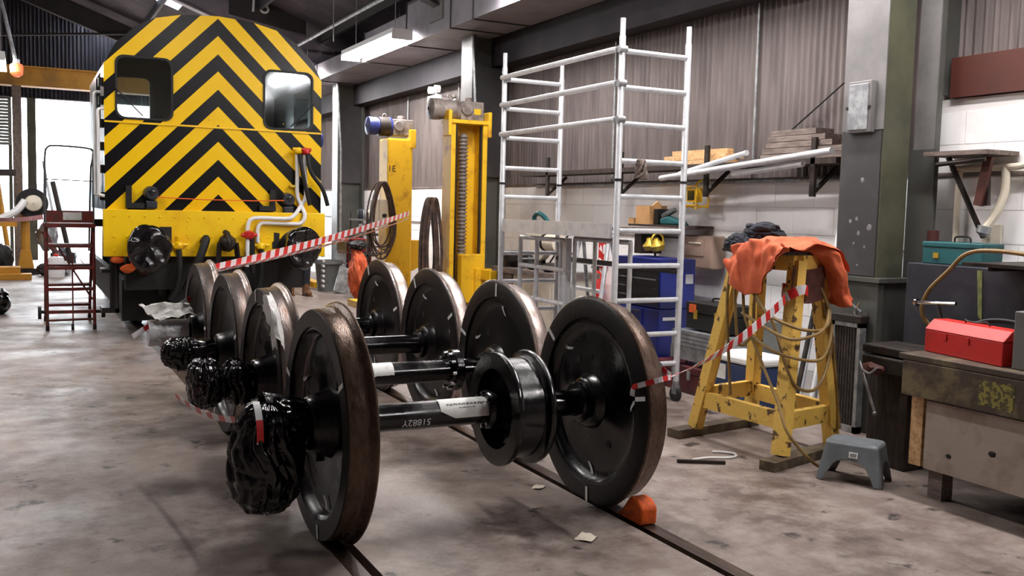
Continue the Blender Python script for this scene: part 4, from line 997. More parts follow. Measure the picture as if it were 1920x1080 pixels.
# folding inner frame leaning inside the tower
ff = thing('folding_frame', 'low aluminium folding frame standing inside the scaffold tower', 'scaffold frame', (2.34, 3.6, 0))
FX = 2.36
for y in (4.0, 3.66, 3.20): MB().tube([(FX, y, .0), (FX, y, 1.30)], .022, 10).build('upright', 'aluminium', ff)
MB().box((FX-.01, 3.10, 0), (FX+.05, 3.16, 1.31)).build('upright', 'aluminium', ff, smooth=False)
for z in (1.29, 1.02, .71, .42): MB().tube([(FX, 3.12, z), (FX, 4.0, z)], .021, 10).build('rung', 'aluminium', ff)
gg = thing('swing_gate', 'short aluminium gate with one middle post inside the scaffold tower', 'scaffold frame', (2.5, 2.6, 0))
MB().tube([(2.42, 3.06, 1.31), (2.42, 2.18, 1.31)], .022, 10).build('top_rail', 'aluminium', gg)
for y in (3.06, 2.72, 2.18): MB().tube([(2.42, y, 0), (2.42, y, 1.31)], .02, 10).build('upright', 'aluminium', gg)
MB().tube([(2.42, 3.06, .45), (2.42, 2.18, .45)], .02, 10).build('rung', 'aluminium', gg)
# step ladder behind
sl = thing('step_ladder', 'aluminium step ladder leaning between the workbench and blue tool chest', 'ladder', (3.15, 4.1, 0))
LT = 1.33
def lp(s, z): return (3.30-.22*(z/LT)*0-(1-z/LT)*.25, 4.12+s*(.27+.14*(1-z/LT)), z)
for s in (-1, 1): MB().tube([lp(s, .0), lp(s, LT)], .024, 8).build('stile', 'aluminium', sl)
for z in (.25, .5, .75, 1.02, 1.29):
    a, b = Vector(lp(-1, z)), Vector(lp(1, z)); MB().bar(a, b, .09, .03).build('tread', 'aluminium', sl, smooth=False)
for s in (-1, 1): MB().tube([(3.55, 4.12+s*.38, 0), (3.32, 4.12+s*.27, 1.3)], .02, 8).build('rear_leg', 'galvanised', sl)

# ================================================================== BLUE TOOL CHEST
bc = thing('tool_chest', 'tall blue tool chest with black and blue drawers behind the scaffold tower', 'tool chest', (3.4, 3.3, 0))
cx0, cx1, cy0, cy1 = 3.22, 3.66, 2.86, 3.64
MB().box((cx0, cy0, .10), (cx1, cy1, .66)).build('lower_cabinet', 'chest_blue', bc, smooth=False, bevel=.008)
MB().box((cx0+.02, cy0+.01, .665), (cx1-.02, cy1-.01, 1.13)).build('upper_chest', 'chest_blue', bc, smooth=False, bevel=.008)
for (za, zb, mt, ya, yb) in ([(.70+.085*k, .78+.085*k, 'chest_black', cy0+.03, cy1-.03) for k in range(4)]+[(.42, .53, 'chest_blue', cy0+.25, cy1-.03), (.545, .645, 'chest_blue', cy0+.25, cy1-.03), (.13, .40, 'chest_blue', cy0+.25, cy1-.03)]):
    xf = cx0+.02 if za > .66 else cx0
    d = MB().box((xf-.012, ya, za), (xf, yb, zb)).build('drawer', mt, bc, smooth=False)
    MB().box((xf-.026, ya+.02, zb-.02), (xf-.012, yb-.02, zb-.006)).build('pull_strip', 'chrome', d, smooth=False)
MB().box((cx0+.02, cy0+.004, 1.04), (cx0+.2, cy0+.010, 1.08)).build('maker_plate', 'chrome', bc, smooth=False); MB().box((cx0+.05, cy0-.004, .56), (cx0+.2, cy0, .59)).build('maker_plate', 'chrome', bc, smooth=False)
MB().box((cx1-.14, cy0+.002, .9), (cx1-.05, cy0+.010, .99)).build('hasp', 'chrome', bc, smooth=False)
for x in (cx0+.06, cx1-.06):
    for y in (cy0+.06, cy1-.06): MB().cyl((x-.015, y, .05), (x+.015, y, .05), .05, n=16).build('castor_wheel', 'rubber', bc)
# shelf on the wall above the chest with boxes
sh_ = thing('wall_shelf', 'dark board shelf on an upright fixed to the wall above the blue chest', 'shelf', (3.85, 3.5, 1.13))
MB().box((3.66, 3.05, 1.415), (3.98, 4.05, 1.44)).build('board', 'wood_dark', sh_, smooth=False)
MB().box((3.70, 3.86, 1.135), (3.96, 3.98, 1.415)).build('bracket', 'dark_steel', sh_, smooth=False)
cb = thing('cardboard_box', 'brown cardboard box on the wall shelf beside a teal sander', 'box', (3.82, 3.9, 1.44))
MB().box((3.72, 3.76, 1.44), (3.94, 4.0, 1.63)).build('carton', 'cardboard', cb, smooth=False); MB().prism([(3.76, 1.63), (3.88, 1.63), (3.82, 1.68)], 3.76, 3.78).build('flap', 'cardboard', cb, smooth=False)
tag(MB().box((3.76, 3.66, 1.44), (3.92, 3.745, 1.6)).build('black_carton', 'chest_black', smooth=False, bevel=.01), 'small black carton beside the cardboard box on the wall shelf', 'box')
sa = thing('sander', 'teal hand sander with grey grip lying on the wall shelf', 'power tool', (3.8, 3.4, 1.44))
MB().prism([(3.22, 1.44), (3.60, 1.44), (3.62, 1.5), (3.50, 1.53), (3.3, 1.49)], 3.74, 3.84, 'x').build('housing', 'teal_paint', sa, smooth=False, bevel=.02)
MB().bar((3.79, 3.62, 1.52), (3.79, 3.42, 1.60), .05, .05).build('grip', 'bin_grey', sa, bevel=.01)
tag(MB().box((3.93, 4.34, 1.43), (3.985, 4.44, 1.5)).build('small_carton', 'cardboard', smooth=False), 'tiny red and white packet on the wall ledge left of the boxes', 'packet')
y_ = thing('lamp_cluster', 'yellow brass lamp cluster standing on top of the blue chest', 'work lamp', (3.5, 3.35, 1.13))
for k in range(2): MB().lathe([(0, .01), (0, .06), (.05, .075), (.09, .03), (.12, .02)], (3.5, 3.28+.12*k, 1.2), (-.3, 0, 1), 18, closed=False).build('lamp_head', 'brass', y_)
MB().tube([(3.5, 3.33, 1.135), (3.5, 3.33, 1.36)], .012, 8).build('stem', 'dark_steel', y_); MB().tube([(3.5+.07*cos(a), 3.3, 1.29+.07*sin(a)) for a in [2*pi*k/16 for k in range(16)]], .01, 6, closed=True).build('ring', 'brass', y_)

# ================================================================== BENCH BEHIND THE SCAFFOLD
wb = thing('workbench', 'cluttered workbench with cream cabinet front seen through the scaffold', 'workbench', (3.5, 5.8, 0))
MB().box((3.15, 4.75, .80), (3.78, 6.25, .86)).build('worktop', 'wood_grey', wb, smooth=False)
MB().box((3.2, 4.8, .08), (3.75, 5.75, .80)).build('cabinet', 'cabinet_cream', wb, smooth=False)
MB().box((3.19, 4.85, .12), (3.2, 5.25, .76)).build('cabinet_door', 'cabinet_cream', wb, smooth=False); MB().box((3.19, 5.29, .12), (3.2, 5.7, .76)).build('cabinet_door', 'cabinet_cream', wb, smooth=False)
MB().box((3.2, 5.8, .45), (3.24, 6.2, .80)).build('apron', 'wood_grey', wb, smooth=False)
for y in (6.1,): MB().box((3.2, y, 0), (3.3, y+.1, .8)).build('leg', 'wood_grey', wb, smooth=False)
for y in (4.82, 5.65): MB().box((3.22, y, 0), (3.72, y+.08, .08)).build('plinth', 'wood_dark', wb, smooth=False)
vi = thing('bench_vice', 'steel pipe vice clamped on the bench edge beside the screw jack', 'vice', (3.3, 6.1, .86))
q = MB(); q.box((3.2, 5.98, .86), (3.42, 6.16, .95)); q.cyl((3.30, 5.7, .98), (3.30, 6.3, .98), .045, n=14); q.build('body', 'dark_steel', vi); MB().box((3.18, 5.8, .94), (3.42, 5.86, 1.06)).build('jaw', 'dark_steel', vi, smooth=False); MB().box((3.18, 6.0, .94), (3.42, 6.06, 1.06)).build('jaw', 'dark_steel', vi, smooth=False)
MB().cyl((3.18, 5.62, .98), (3.42, 5.62, .98), .012, n=8).build('handle', 'galvanised', vi)
cs = thing('cut_off_saw', 'cream cut-off saw with round guard and teal handle on the bench', 'power saw', (3.6, 5.6, .86))
MB().box((3.45, 5.25, .86), (3.76, 5.85, .92)).build('base', 'dark_steel', cs, smooth=False)
MB().lathe([(0, .01), (0, .20), (.02, .215), (.07, .215), (.09, .20), (.09, .01)], (3.5, 5.72, 1.16), (1, 0, 0), 36, closed=False).build('blade_guard', 'cream', cs)
MB().cyl((3.5, 5.45, 1.18), (3.5, 5.2, 1.18), .10, n=20).build('motor', 'cream', cs); MB().cyl((3.5, 5.46, 1.18), (3.5, 5.51, 1.18), .105, n=20).build('motor_vent', 'rubber', cs)
MB().tube(smooth_path([(3.5, 5.80, 1.36), (3.5, 5.82, 1.47), (3.5, 5.72, 1.52), (3.5, 5.58, 1.48), (3.5, 5.45, 1.40)], 5), .028, 10).build('handle', 'teal_paint', cs)
MB().tube([(3.55, 5.66, .92), (3.53, 5.62, 1.12)], .03, 8).build('arm', 'dark_steel', cs)
tag(MB().tube(smooth_path([(3.5, 5.2, 1.14), (3.62, 5.15, 1.08), (3.75, 5.12, .98), (3.95, 5.14, .9)], 6), .007, 6).build('power_lead', 'rubber'), 'thin dark power lead trailing from the cut-off saw to the wall', 'cable')
tag(MB().box((3.4, 4.8, .862), (3.7, 5.05, 1.0)).build('white_case', 'white_paint', smooth=False, bevel=.02), 'white flat case lying on the bench behind the folding frame', 'box')
random.seed(11)
for k, (lb, y, s_, mt) in enumerate((('dark blue helmet-shaped pump lying on the bench beside the jack', 6.08, .12, 'navy_steel'), ('black tangled drill bits tray on the workbench', 5.05, .07, 'dark_steel'), ('dark greasy rag bundle on the workbench by the vice', 5.5, .07, 'black_matt'))):
    tag(MB().blob(((3.6, 3.28, 3.32)[k], y, .86+s_*.7), (s_*1.2, s_*1.4, s_*.7), k+3, .18, 2.2, 3, crease=.1).build(['hand_pump', 'drill_tray', 'rag_bundle'][k], mt, fixn=False), lb, ['pump', 'tray', 'rag'][k])
for k, (p0, p1, r_) in enumerate((((3.72, 6.2, .865), (3.95, 6.1, 1.38), .014), ((3.8, 6.0, .865), (3.97, 5.75, 1.3), .012))):
    tag(MB().tube([p0, p1], r_, 8).build('steel_rod', 'dark_steel'), ['long dark rod leaning on the wall above the bench', 'thin dark rod leaning beside the helmet-shaped pump'][k], 'rod')
# fire point
fx = thing('fire_extinguisher', 'red fire extinguisher hung on the white wall behind the step ladder', 'fire extinguisher', (3.9, 5.0, .45))
MB().lathe([(0, .01), (0, .085), (.03, .095), (.36, .095), (.42, .06), (.46, .03)], (3.89, 5.0, .42), (0, 0, 1), 24, closed=False).build('cylinder', 'red_paint', fx)
q = MB(); q.cyl((3.89, 5.0, .88), (3.89, 5.0, .93), .03, n=12); q.bar((3.89, 4.92, .97), (3.89, 5.06, .93), .03, .02); q.build('valve', 'rubber', fx)
MB().tube(smooth_path([(3.86, 5.04, .92), (3.82, 5.1, .88), (3.80, 5.11, .7), (3.80, 5.08, .55)], 5), .012, 8).build('hose', 'rubber', fx)
fs_ = thing('fire_sign', 'red fire extinguisher sign with white pictograms on the wall', 'sign', (3.99, 5.03, .9))
MB().box((3.985, 4.93, .90), (3.999, 5.12, 1.20)).build('plate', 'red_paint', fs_, smooth=False)
q = MB(); q.prism([(4.96, 1.07), (5.02, 1.07), (5.02, 1.16), (5.0, 1.18), (4.98, 1.18), (4.96, 1.16)], 3.979, 3.985, 'x'); q.prism([(5.04, 1.09), (5.10, 1.12), (5.07, 1.17), (5.05, 1.13)], 3.979, 3.985, 'x'); q.prism([(4.95, .92), (5.0, .92), (5.0, 1.0), (4.95, 1.03)], 3.979, 3.985, 'x'); q.prism([(5.04, .92), (5.10, .92), (5.10, 1.02), (5.04, 1.0)], 3.979, 3.985, 'x')
q.build('pictogram', 'text_white', fs_, smooth=False)
wc = thing('wall_cabinet', 'smoky brown plastic cabinet fixed to the white wall', 'cabinet', (3.9, 3.05, 1.0))
MB().box((3.82, 2.86, 1.03), (3.98, 3.30, 1.35)).build('body', 'plastic_brown', wc, smooth=False, bevel=.015); MB().box((3.812, 2.98, 1.15), (3.82, 3.24, 1.31)).build('front_panel', 'plastic_brown', wc, smooth=False, bevel=.004)
MB().box((3.80, 3.02, 1.27), (3.812, 3.2, 1.285)).build('handle', 'cream', wc, smooth=False)

# ================================================================== STUFF ALONG THE WALL TOP
ws_ = thing('wall_rack', 'long dark steel rack shelf on brackets at the foot of the cladding', 'shelf', (3.8, 3.5, 1.95))
MB().box((3.70, 1.25, 1.985), (4.0, 6.6, 2.03)).build('shelf_board', 'wood_dark', ws_, smooth=False)
for y in (1.5, 2.86, 4.3, 5.9):
    MB().box((3.70, y-.025, 1.72), (3.73, y+.025, 2.20)).build('bracket', 'dark_steel', ws_, smooth=False); MB().bar((3.72, y, 1.75), (3.98, y, 1.97), .03, .03).build('bracket_brace', 'dark_steel', ws_, smooth=False)
for k, (y0_, y1_, x_, z_) in enumerate(((2.62, 3.66, 3.78, 2.05), (2.62, 3.72, 3.86, 2.05), (2.66, 3.6, 3.80, 2.10), (2.6, 3.55, 3.88, 2.10), (2.7, 3.5, 3.84, 2.15))):
    o = MB().cbox((x_, (y0_+y1_)/2, z_), (.075, y1_-y0_, .045), (0, 0, .02*(k-2))).build('timber_length', 'wood_pale', smooth=False)
    tag(o, ['front pale timber in the bottom layer on the wall rack', 'rear pale timber in the bottom layer on the wall rack', 'front pale timber in the middle layer on the wall rack', 'rear pale timber in the middle layer on the wall rack', 'single pale timber on top of the stack on the wall rack'][k], 'timber', 'pale timbers on the wall rack')
for k in range(5):
    o = MB().cbox((3.80+.02*k, 1.62+.05*k, 2.055+.052*k), (.20, 1.0-.12*k, .045), (0, 0, .03*(k % 2))).build('old_plank', 'wood_grey', smooth=False)
    tag(o, ['wide weathered plank at the bottom of the stack by the column', 'second weathered plank up in the stack by the column', 'middle weathered plank in the stack by the column', 'fourth weathered plank up in the stack by the column', 'shortest weathered plank on top of the stack by the column'][k], 'plank', 'weathered planks by the column')
for lb, a, b, r_ in (('thick aluminium tube sloping along the wall rack to the column', (3.62, 3.45, 1.90), (3.55, 1.15, 2.07), .028), ('aluminium tube with open end lying above the thick sloping tube', (3.66, 3.2, 1.94), (3.62, 2.2, 2.10), .024), ('short aluminium tube below the thick sloping tube', (3.64, 2.4, 1.92), (3.60, 1.5, 1.98), .024), ('long thin grey conduit running level along the white wall', (3.955, 6.6, 1.86), (3.955, .98, 1.87), .016)):
    tag(MB().tube([a, b], r_, 12).build('metal_tube', 'aluminium' if r_ > .02 else 'galvanised'), lb, 'tube')
for k, (lb, p0, p1, r_) in enumerate((('front aluminium tube leaning against the column side', (3.32, 1.02, .0), (3.86, 1.22, 1.82), .026), ('second aluminium tube leaning behind the yellow stand', (3.44, 1.12, .0), (3.90, 1.32, 1.80), .026), ('short aluminium tube leaning in the bundle behind the stand', (3.30, 1.14, 0), (3.72, 1.34, 1.20), .022), ('dark tube leaning in the bundle behind the stand', (3.22, 1.1, 0), (3.66, 1.26, 1.30), .02), ('flat aluminium strip leaning at the foot of the tube bundle', (3.26, .98, 0), (3.6, 1.1, 1.0), .024))):
    tag(MB().tube([p0, p1], r_, 12).build('leaning_tube', 'aluminium' if k != 3 else 'dark_steel'), lb, 'tube')
# hanging yellow work lamp
hl = thing('hanging_work_lamp', 'yellow caged floodlight hanging from the wall conduit', 'work lamp', (3.85, 3.15, 1.6))
fx0, fy0, fy1, fz0, fz1 = 3.72, 3.0, 3.22, 1.64, 1.82
for y in (fy0, fy1):
    MB().tube([(fx0, y, fz0), (fx0, y, fz1), (fx0+.14, y, fz1-.02), (fx0+.14, y, fz0-.02), (fx0, y, fz0)], .009, 6).build('cage_side', 'jack_yellow', hl)
    MB().tube([(fx0-.04, y-.03, fz0-.03), (fx0+.16, y+.03, fz0+.0)], .008, 6).build('skid', 'jack_yellow', hl)
for z in (fz0, fz1): MB().tube([(fx0, fy0, z), (fx0, fy1, z)], .009, 6).build('cage_bar', 'jack_yellow', hl)
MB().box((fx0+.02, fy0+.04, fz0+.03), (fx0+.1, fy1-.04, fz1-.02)).build('lamp_body', 'jack_yellow', hl, smooth=False); MB().box((fx0+.012, fy0+.06, fz0+.05), (fx0+.02, fy1-.06, fz1-.04)).build('lens', 'glass_dark', hl, smooth=False)
MB().tube(smooth_path([(fx0+.06, 3.1, fz1), (fx0+.09, 3.1, 1.86), (3.92, 3.1, 1.9), (3.95, 3.1, 1.86)], 5), .01, 6).build('hook', 'jack_yellow', hl)
# knotted rope on the upright
q = MB(); random.seed(5)
for k in range(5): q.tube([(2.35+.05*cos(t+k)*random.uniform(.7, 1), 2.0-.03+.02*sin(2*t+k), 1.90+.075*sin(t)*random.uniform(.8, 1)) for t in [2*pi*j/20 for j in range(20)]], .012, 6, closed=True)
tag(q.build('rope_bundle', 'wood_grey'), 'knotted bundle of old rope tied beside the scaffold upright', 'rope')
tag(MB().tube([(4.06, 2.55, 2.07), (3.98, .98, 2.95)], .007, 6).build('stay_wire', 'rubber'), 'thin dark stay wire slanting down across the cladding', 'wire')
el = thing('emergency_light', 'white twin-head emergency light fixed high on the wall above the jacks', 'lamp', (3.9, 9.6, 3.1))
MB().box((3.70, 9.5, 3.02), (3.82, 9.82, 3.30)).build('battery_box', 'white_paint', el, smooth=False, bevel=.01); MB().box((3.78, 9.6, 3.3), (4.08, 9.7, 3.33)).build('bracket', 'white_paint', el, smooth=False)
for y in (9.56, 9.8): MB().cyl((3.72, y, 3.40), (3.80, y, 3.40), .055, n=16).build('spot_head', 'white_paint', el)
MB().tube([(3.76, 9.6, 3.3), (3.76, 9.6, 3.4)], .012, 6).build('stem', 'white_paint', el)

# ================================================================== TOOLBOXES ON THE FLOOR
def toolcase(name, label, lo, hi, mt, lid=.72, handle='galvanised', cat='toolbox', latches=2, bev=.008):
    t = thing(name, label, cat, ((lo[0]+hi[0])/2, (lo[1]+hi[1])/2, lo[2])); zl = lo[2]+(hi[2]-lo[2])*lid
    MB().box(lo, (hi[0], hi[1], zl-.003)).build('body', mt, t, smooth=False, bevel=bev); MB().box((lo[0]-.004, lo[1]-.004, zl), (hi[0]+.004, hi[1]+.004, hi[2])).build('lid', mt, t, smooth=False, bevel=bev)
    for k in range(latches):
        y = lo[1]+(hi[1]-lo[1])*(.25+.5*k); MB().box((lo[0]-.014, y-.02, zl-.05), (lo[0]-.003, y+.02, zl+.03)).build('latch', handle, t, smooth=False)
    ym = (lo[1]+hi[1])/2; xm = (lo[0]+hi[0])/2
    MB().tube(smooth_path([(xm, ym-.1, hi[2]), (xm, ym-.09, hi[2]+.035), (xm, ym+.09, hi[2]+.035), (xm, ym+.1, hi[2])], 4), .009, 6).build('handle', 'rubber', t)
    return t
toolcase('steel_toolbox', 'burgundy steel toolbox on the floor under the grey cantilever box', (3.10, 1.84, 0), (3.40, 2.34, .24), 'burgundy')
toolcase('steel_toolbox', 'second burgundy toolbox on the floor behind the scaffold castor', (3.14, 2.38, 0), (3.42, 2.80, .23), 'burgundy')
ct = thing('cantilever_box', 'grey steel box with stepped trays on the burgundy toolbox', 'toolbox', (3.28, 2.1, .29))
MB().box((3.12, 1.82, .285), (3.46, 2.52, .40)).build('body', 'galvanised', ct, smooth=False)
for k in range(4): MB().box((3.112, 1.80, .405+.035*k), (3.46, 2.5, .435+.035*k)).build('tray', 'galvanised', ct, smooth=False)
toolcase('plastic_case', 'black plastic tool case with orange clasp on the stepped grey box', (3.2, 1.86, .555), (3.5, 2.42, .79), 'black_matt', .6, 'brass')
tag(MB().box((3.182, 2.28, .70), (3.198, 2.36, .77)).build('orange_clasp_label', 'string_orange', smooth=False), 'small orange tag fixed to the black plastic tool case', 'tag')
cl = thing('cool_box', 'blue cool box with white lid on the floor behind the yellow stand', 'cool box', (3.2, 1.4, 0))
MB().box((3.0, 1.27, 0), (3.34, 1.80, .38)).build('body', 'cool_blue', cl, smooth=False, bevel=.02); MB().box((2.98, 1.25, .385), (3.36, 1.82, .45)).build('lid', 'white_paint', cl, smooth=False, bevel=.02)
MB().box((2.992, 1.62, .24), (3.0, 1.74, .36)).build('sticker', 'paper', cl, smooth=False)
tag(MB().box((3.42, 1.46, 0), (3.62, 1.82, .70)).build('steel_locker', 'bin_grey', smooth=False, bevel=.01), 'plain grey steel locker box behind the cool box', 'locker')

# ================================================================== BACK OF THE SHED, BY THE JACKS
rc = thing('red_tool_cabinet', 'red roller tool cabinet beside the grey bin near the column', 'tool cabinet', (3.5, 12.7, 0))
MB().box((3.25, 12.4, .05), (3.7, 13.1, .95)).build('body', 'cabinet_red', rc, smooth=False, bevel=.01)
for k in range(4): MB().box((3.235, 12.45, .12+.2*k), (3.25, 13.05, .29+.2*k)).build('drawer', 'chest_black', rc, smooth=False)
for y in (12.5, 13.0): MB().cyl((3.3, y, .04), (3.6, y, .04), .04, n=12).build('castor_wheel', 'rubber', rc)
gb = thing('rubbish_bin', 'grey plastic rubbish bin standing by the red cabinet', 'bin', (2.9, 12.3, 0))
MB().lathe([(0, .01), (0, .19), (.5, .24), (.52, .255), (.54, .255), (.54, .22), (.04, .17), (.04, .01)], (2.93, 12.55, 0), (0, 0, 1), 28, closed=False).build('tub', 'bin_grey', gb); MB().lathe([(.49, .24), (.5, .262), (.56, .262), (.56, .24)], (2.93, 12.55, 0), (0, 0, 1), 28).build('rim', 'bin_grey', gb)
tag(MB().bar((2.98, 11.9, .02), (3.12, 12.0, .45), .30, .015, (0, 1, 0)).build('metal_sheet', 'galvanised', smooth=False), 'bare metal sheet propped beside the grey bin', 'metal sheet')
tag(MB().blob((2.95, 10.9, .42), (.16, .18, .42), 8, .22, 2.2, 4, crease=.15).build('orange_coat', 'orange_cloth', fixn=False), 'orange coat hung low beside the red cabinet', 'coat')
tag(MB().blob((2.96, 10.95, .90), (.16, .16, .08), 4, .3, 3, 3).build('glove_heap', 'black_matt', fixn=False), 'dark cap and gloves heaped on the orange coat', 'gloves')
sr = thing('cable_rack', 'rack of dark shelves with cans beside the far column', 'shelf', (3.4, 11.4, 0))
for z in (.3, .7, 1.05, 1.3): MB().box((3.2, 11.2, z), (3.6, 12.2, z+.03)).build('shelf_board', 'dark_steel', sr, smooth=False)
for y in (11.2, 12.17):
    for x in (3.2, 3.57): MB().box((x, y, 0), (x+.03, y+.03, 1.45)).build('upright', 'dark_steel', sr, smooth=False)
random.seed(2)
for k, (x, y, z, mt) in enumerate(((3.35, 11.4, 1.33, 'cream'), (3.36, 11.65, 1.33, 'galvanised'), (3.34, 11.9, 1.33, 'navy_steel'), (3.35, 11.5, 1.08, 'jack_yellow'), (3.35, 11.85, 1.08, 'white_paint'))):
    q = MB(); q.lathe([(0, .01), (0, .07), (.01, .075), (.15, .075), (.16, .07), (.17, .03)], (x, y, z), (0, 0, 1), 16, closed=False)
    tag(q.build('paint_can', mt), ['cream can at the end of the top rack shelf', 'bare metal can in the middle of the top rack shelf', 'dark blue can on the top rack shelf', 'yellow can on the second rack shelf', 'white can on the second rack shelf'][k], 'can', 'cans on the dark rack')
bk = thing('dark_cabinet', 'tall black cabinet standing behind the locomotive corner', 'cabinet', (2.9, 16.0, 0))
MB().box((2.5, 16.0, 0), (3.3, 16.6, 1.35)).build('body', 'black_matt', bk, smooth=False, bevel=.01); MB().box((2.52, 15.985, .05), (2.89, 16.0, 1.3)).build('cabinet_door', 'black_satin', bk, smooth=False); MB().box((2.91, 15.985, .05), (3.28, 16.0, 1.3)).build('cabinet_door', 'black_satin', bk, smooth=False)

# ================================================================== LEFT BACKGROUND BY THE DOORWAY
wl = thing('warning_light', 'round orange warning light at the lower end of a sloping conduit', 'lamp', (-2.02, 14.9, 3.75))
MB().lathe([(0, .01), (0, .10), (.03, .11), (.16, .10), (.2, .06), (.21, .01)], (-2.05, 15.0, 3.90), (0, -.3, -1), 24, closed=False).build('dome', 'lamp_orange', wl); MB().cyl((-2.05, 15.0, 3.9), (-2.05, 15.0, 4.0), .06, n=14).build('mount', 'galvanised', wl)
tag(MB().tube([(-2.32, 15.0, 5.2), (-2.22, 15.0, 4.75), (-2.07, 15.0, 4.0)], .035, 10).build('lamp_conduit', 'galvanised'), 'grey conduit sloping down to the orange warning light', 'conduit')
gs = thing('hose_reel', 'dark hose reel with white face on a yellow stand by the doorway', 'hose reel', (-1.9, 17.6, 0))
MB().tube([(-1.95, 17.6, .25), (-1.95, 17.6, 1.7)], .09, 10).build('post', 'crane_yellow', gs); MB().box((-2.2, 17.4, 0), (-1.7, 17.8, .12)).build('base', 'dark_steel', gs, smooth=False)
MB().prism([(-2.1, .12), (-1.8, .12), (-1.86, .5), (-2.04, .5)], 17.5, 17.7).build('foot_casting', 'crane_yellow', gs, smooth=False)
MB().lathe([(0, .1), (0, .30), (.12, .30), (.12, .1)], (-1.82, 17.45, 1.45), (0, -1, 0), 28).build('reel', 'rubber', gs); MB().lathe([(0, .01), (0, .17), (.1, .15), (.14, .01)], (-1.80, 17.34, 1.45), (0, -1, 0), 24, closed=False).build('reel_face', 'cream', gs)
for k, (lb, p0, p1, r_, mt) in enumerate((('dark strut leaning from the hose reel to the floor', (-1.45, 17.0, 1.9), (-1.12, 16.9, .2), .05, 'dark_steel'), ('bright metal strut leaning beside the hose reel', (-1.62, 16.9, 2.3), (-1.40, 16.85, .9), .025, 'aluminium'), ('brown upright strut near the red steps', (-1.62, 17.0, .9), (-1.25, 16.8, .12), .06, 'channel_red'))):
    tag(MB().tube([p0, p1], r_, 8).build('leaning_strut', mt), lb, 'strut')
hs = thing('white_hose', 'fat white hose curving up to the hose reel', 'hose', (-2.4, 17, 1))
MB().tube(smooth_path([(-2.65, 17.2, 1.05), (-2.35, 17.2, 1.15), (-2.1, 17.2, 1.3), (-1.95, 17.25, 1.5)], 5), .075, 10).build('hose_length', 'white_paint', hs)
ys = thing('axle_trestle', 'low yellow steel trestle foot on the floor near the doorway', 'trestle', (-2.15, 15.9, 0))
MB().box((-2.5, 15.9, .0), (-1.86, 16.15, .12)).build('base', 'crane_yellow', ys, smooth=False, bevel=.01); MB().box((-2.5, 16.0, .12), (-2.05, 16.4, .24)).build('block', 'crane_yellow', ys, smooth=False, bevel=.01)
tl = thing('lifting_gantry', 'slender yellow lifting frame near the shutter opening', 'lifting frame', (-2.4, 18, 0))
for dx in (-.12, .28): MB().tube([(-2.5+dx, 18.2, 0), (-2.62+dx*.3, 18.2, 2.6)], .05, 8).build('leg', 'crane_yellow', tl)
for z in (.95, 2.0): MB().box((-2.75, 18.15, z), (-2.1, 18.25, z+.14)).build('cross_bar', 'crane_yellow' if z < 1.5 else 'dark_steel', tl, smooth=False)
random.seed(21)
JUNK = (('dark machine casting at the foot of the doorway post', (-2.35, 17.3, .32), (.18, .25, .32), 'black_matt'), ('blue-grey bundle on the floor by the hose reel', (-1.25, 18.0, .26), (.26, .25, .26), 'navy_steel'), ('striped sack slumped on the floor beside the steps', (-1.2, 17.3, .14), (.18, .22, .14), 'clear_plastic'), ('shiny crumpled sheet heaped below the hose reel', (-1.55, 18.2, .75), (.22, .2, .3), 'galvanised'), ('grey sack lying flat near the doorway', (-1.62, 17.1, .12), (.16, .2, .12), 'dark_steel'))
for k, (lb, c, rd, mt) in enumerate(JUNK):
    tag(MB().blob(c, rd, k+31, .25, 2.2, 3, crease=.15).build(['machine_casting', 'cloth_bundle', 'striped_sack', 'foil_heap', 'grey_sack'][k], mt, fixn=False), lb, ['casting', 'bundle', 'sack', 'foil', 'sack'][k])
tag(MB().blob((-2.30, 10.1, .16), (.14, .25, .18), 44, .15, 2, 4).build('black_sack', 'bin_bag', fixn=False), 'black sack on the floor cut by the frame edge', 'sack')
cn = thing('white_drum', 'white plastic drum standing behind the red steps', 'drum', (-1.35, 16.2, 0))
MB().lathe([(0, .01), (0, .15), (.3, .16), (.4, .13), (.42, .01)], (-1.42, 16.6, 0), (0, 0, 1), 20, closed=False).build('body', 'white_paint', cn); MB().cyl((-1.42, 16.6, .42), (-1.42, 16.6, .46), .05, n=12).build('cap', 'red_paint', cn)
# ================================================================== YELLOW STAND
sd_ = thing('axle_stand', 'tall chipped yellow four-legged steel stand draped with an orange jacket', 'stand', (2.4, .6, 0))
LEGS = dict(A=((2.20, .13, .06), (2.40, .27, 1.27)), B=((2.20, .98, .06), (2.28, .69, 1.27)), C=((2.74, .23, .06), (2.62, .32, 1.27)), D=((2.78, 1.06, .06), (2.56, .80, 1.27)))
for k, (a, b) in LEGS.items():
    MB().bar(a, b, .085 if k != 'A' else .10, .07, (1, 0, 0)).build('leg', 'stand_yellow', sd_, smooth=False)
def at_(k, z): a, b = [Vector(v) for v in LEGS[k]]; t = (z-a.z)/(b.z-a.z); return a+(b-a)*t
for k, l, z in (('B', 'A', .27), ('A', 'C', .27), ('B', 'D', .30), ('D', 'C', .28)): MB().bar(at_(k, z), at_(l, z), .05, .11).build('tie_bar', 'stand_yellow', sd_, smooth=False)
for k, l in (('B', 'A'), ('A', 'C'), ('B', 'D'), ('D', 'C')): MB().bar(at_(k, 1.26), at_(l, 1.26), .09, .10).build('top_bar', 'stand_yellow', sd_, smooth=False)
MB().box((2.26, .25, 1.31), (2.64, .84, 1.33)).build('top_plate', 'dark_steel', sd_, smooth=False)
for a, b in (((2.02, .05, .03), (2.80, .25, .03)), ((2.0, .97, .03), (2.84, 1.10, .03))): MB().bar(a, b, .11, .06).build('foot_channel', 'bench_steel', sd_, smooth=False)
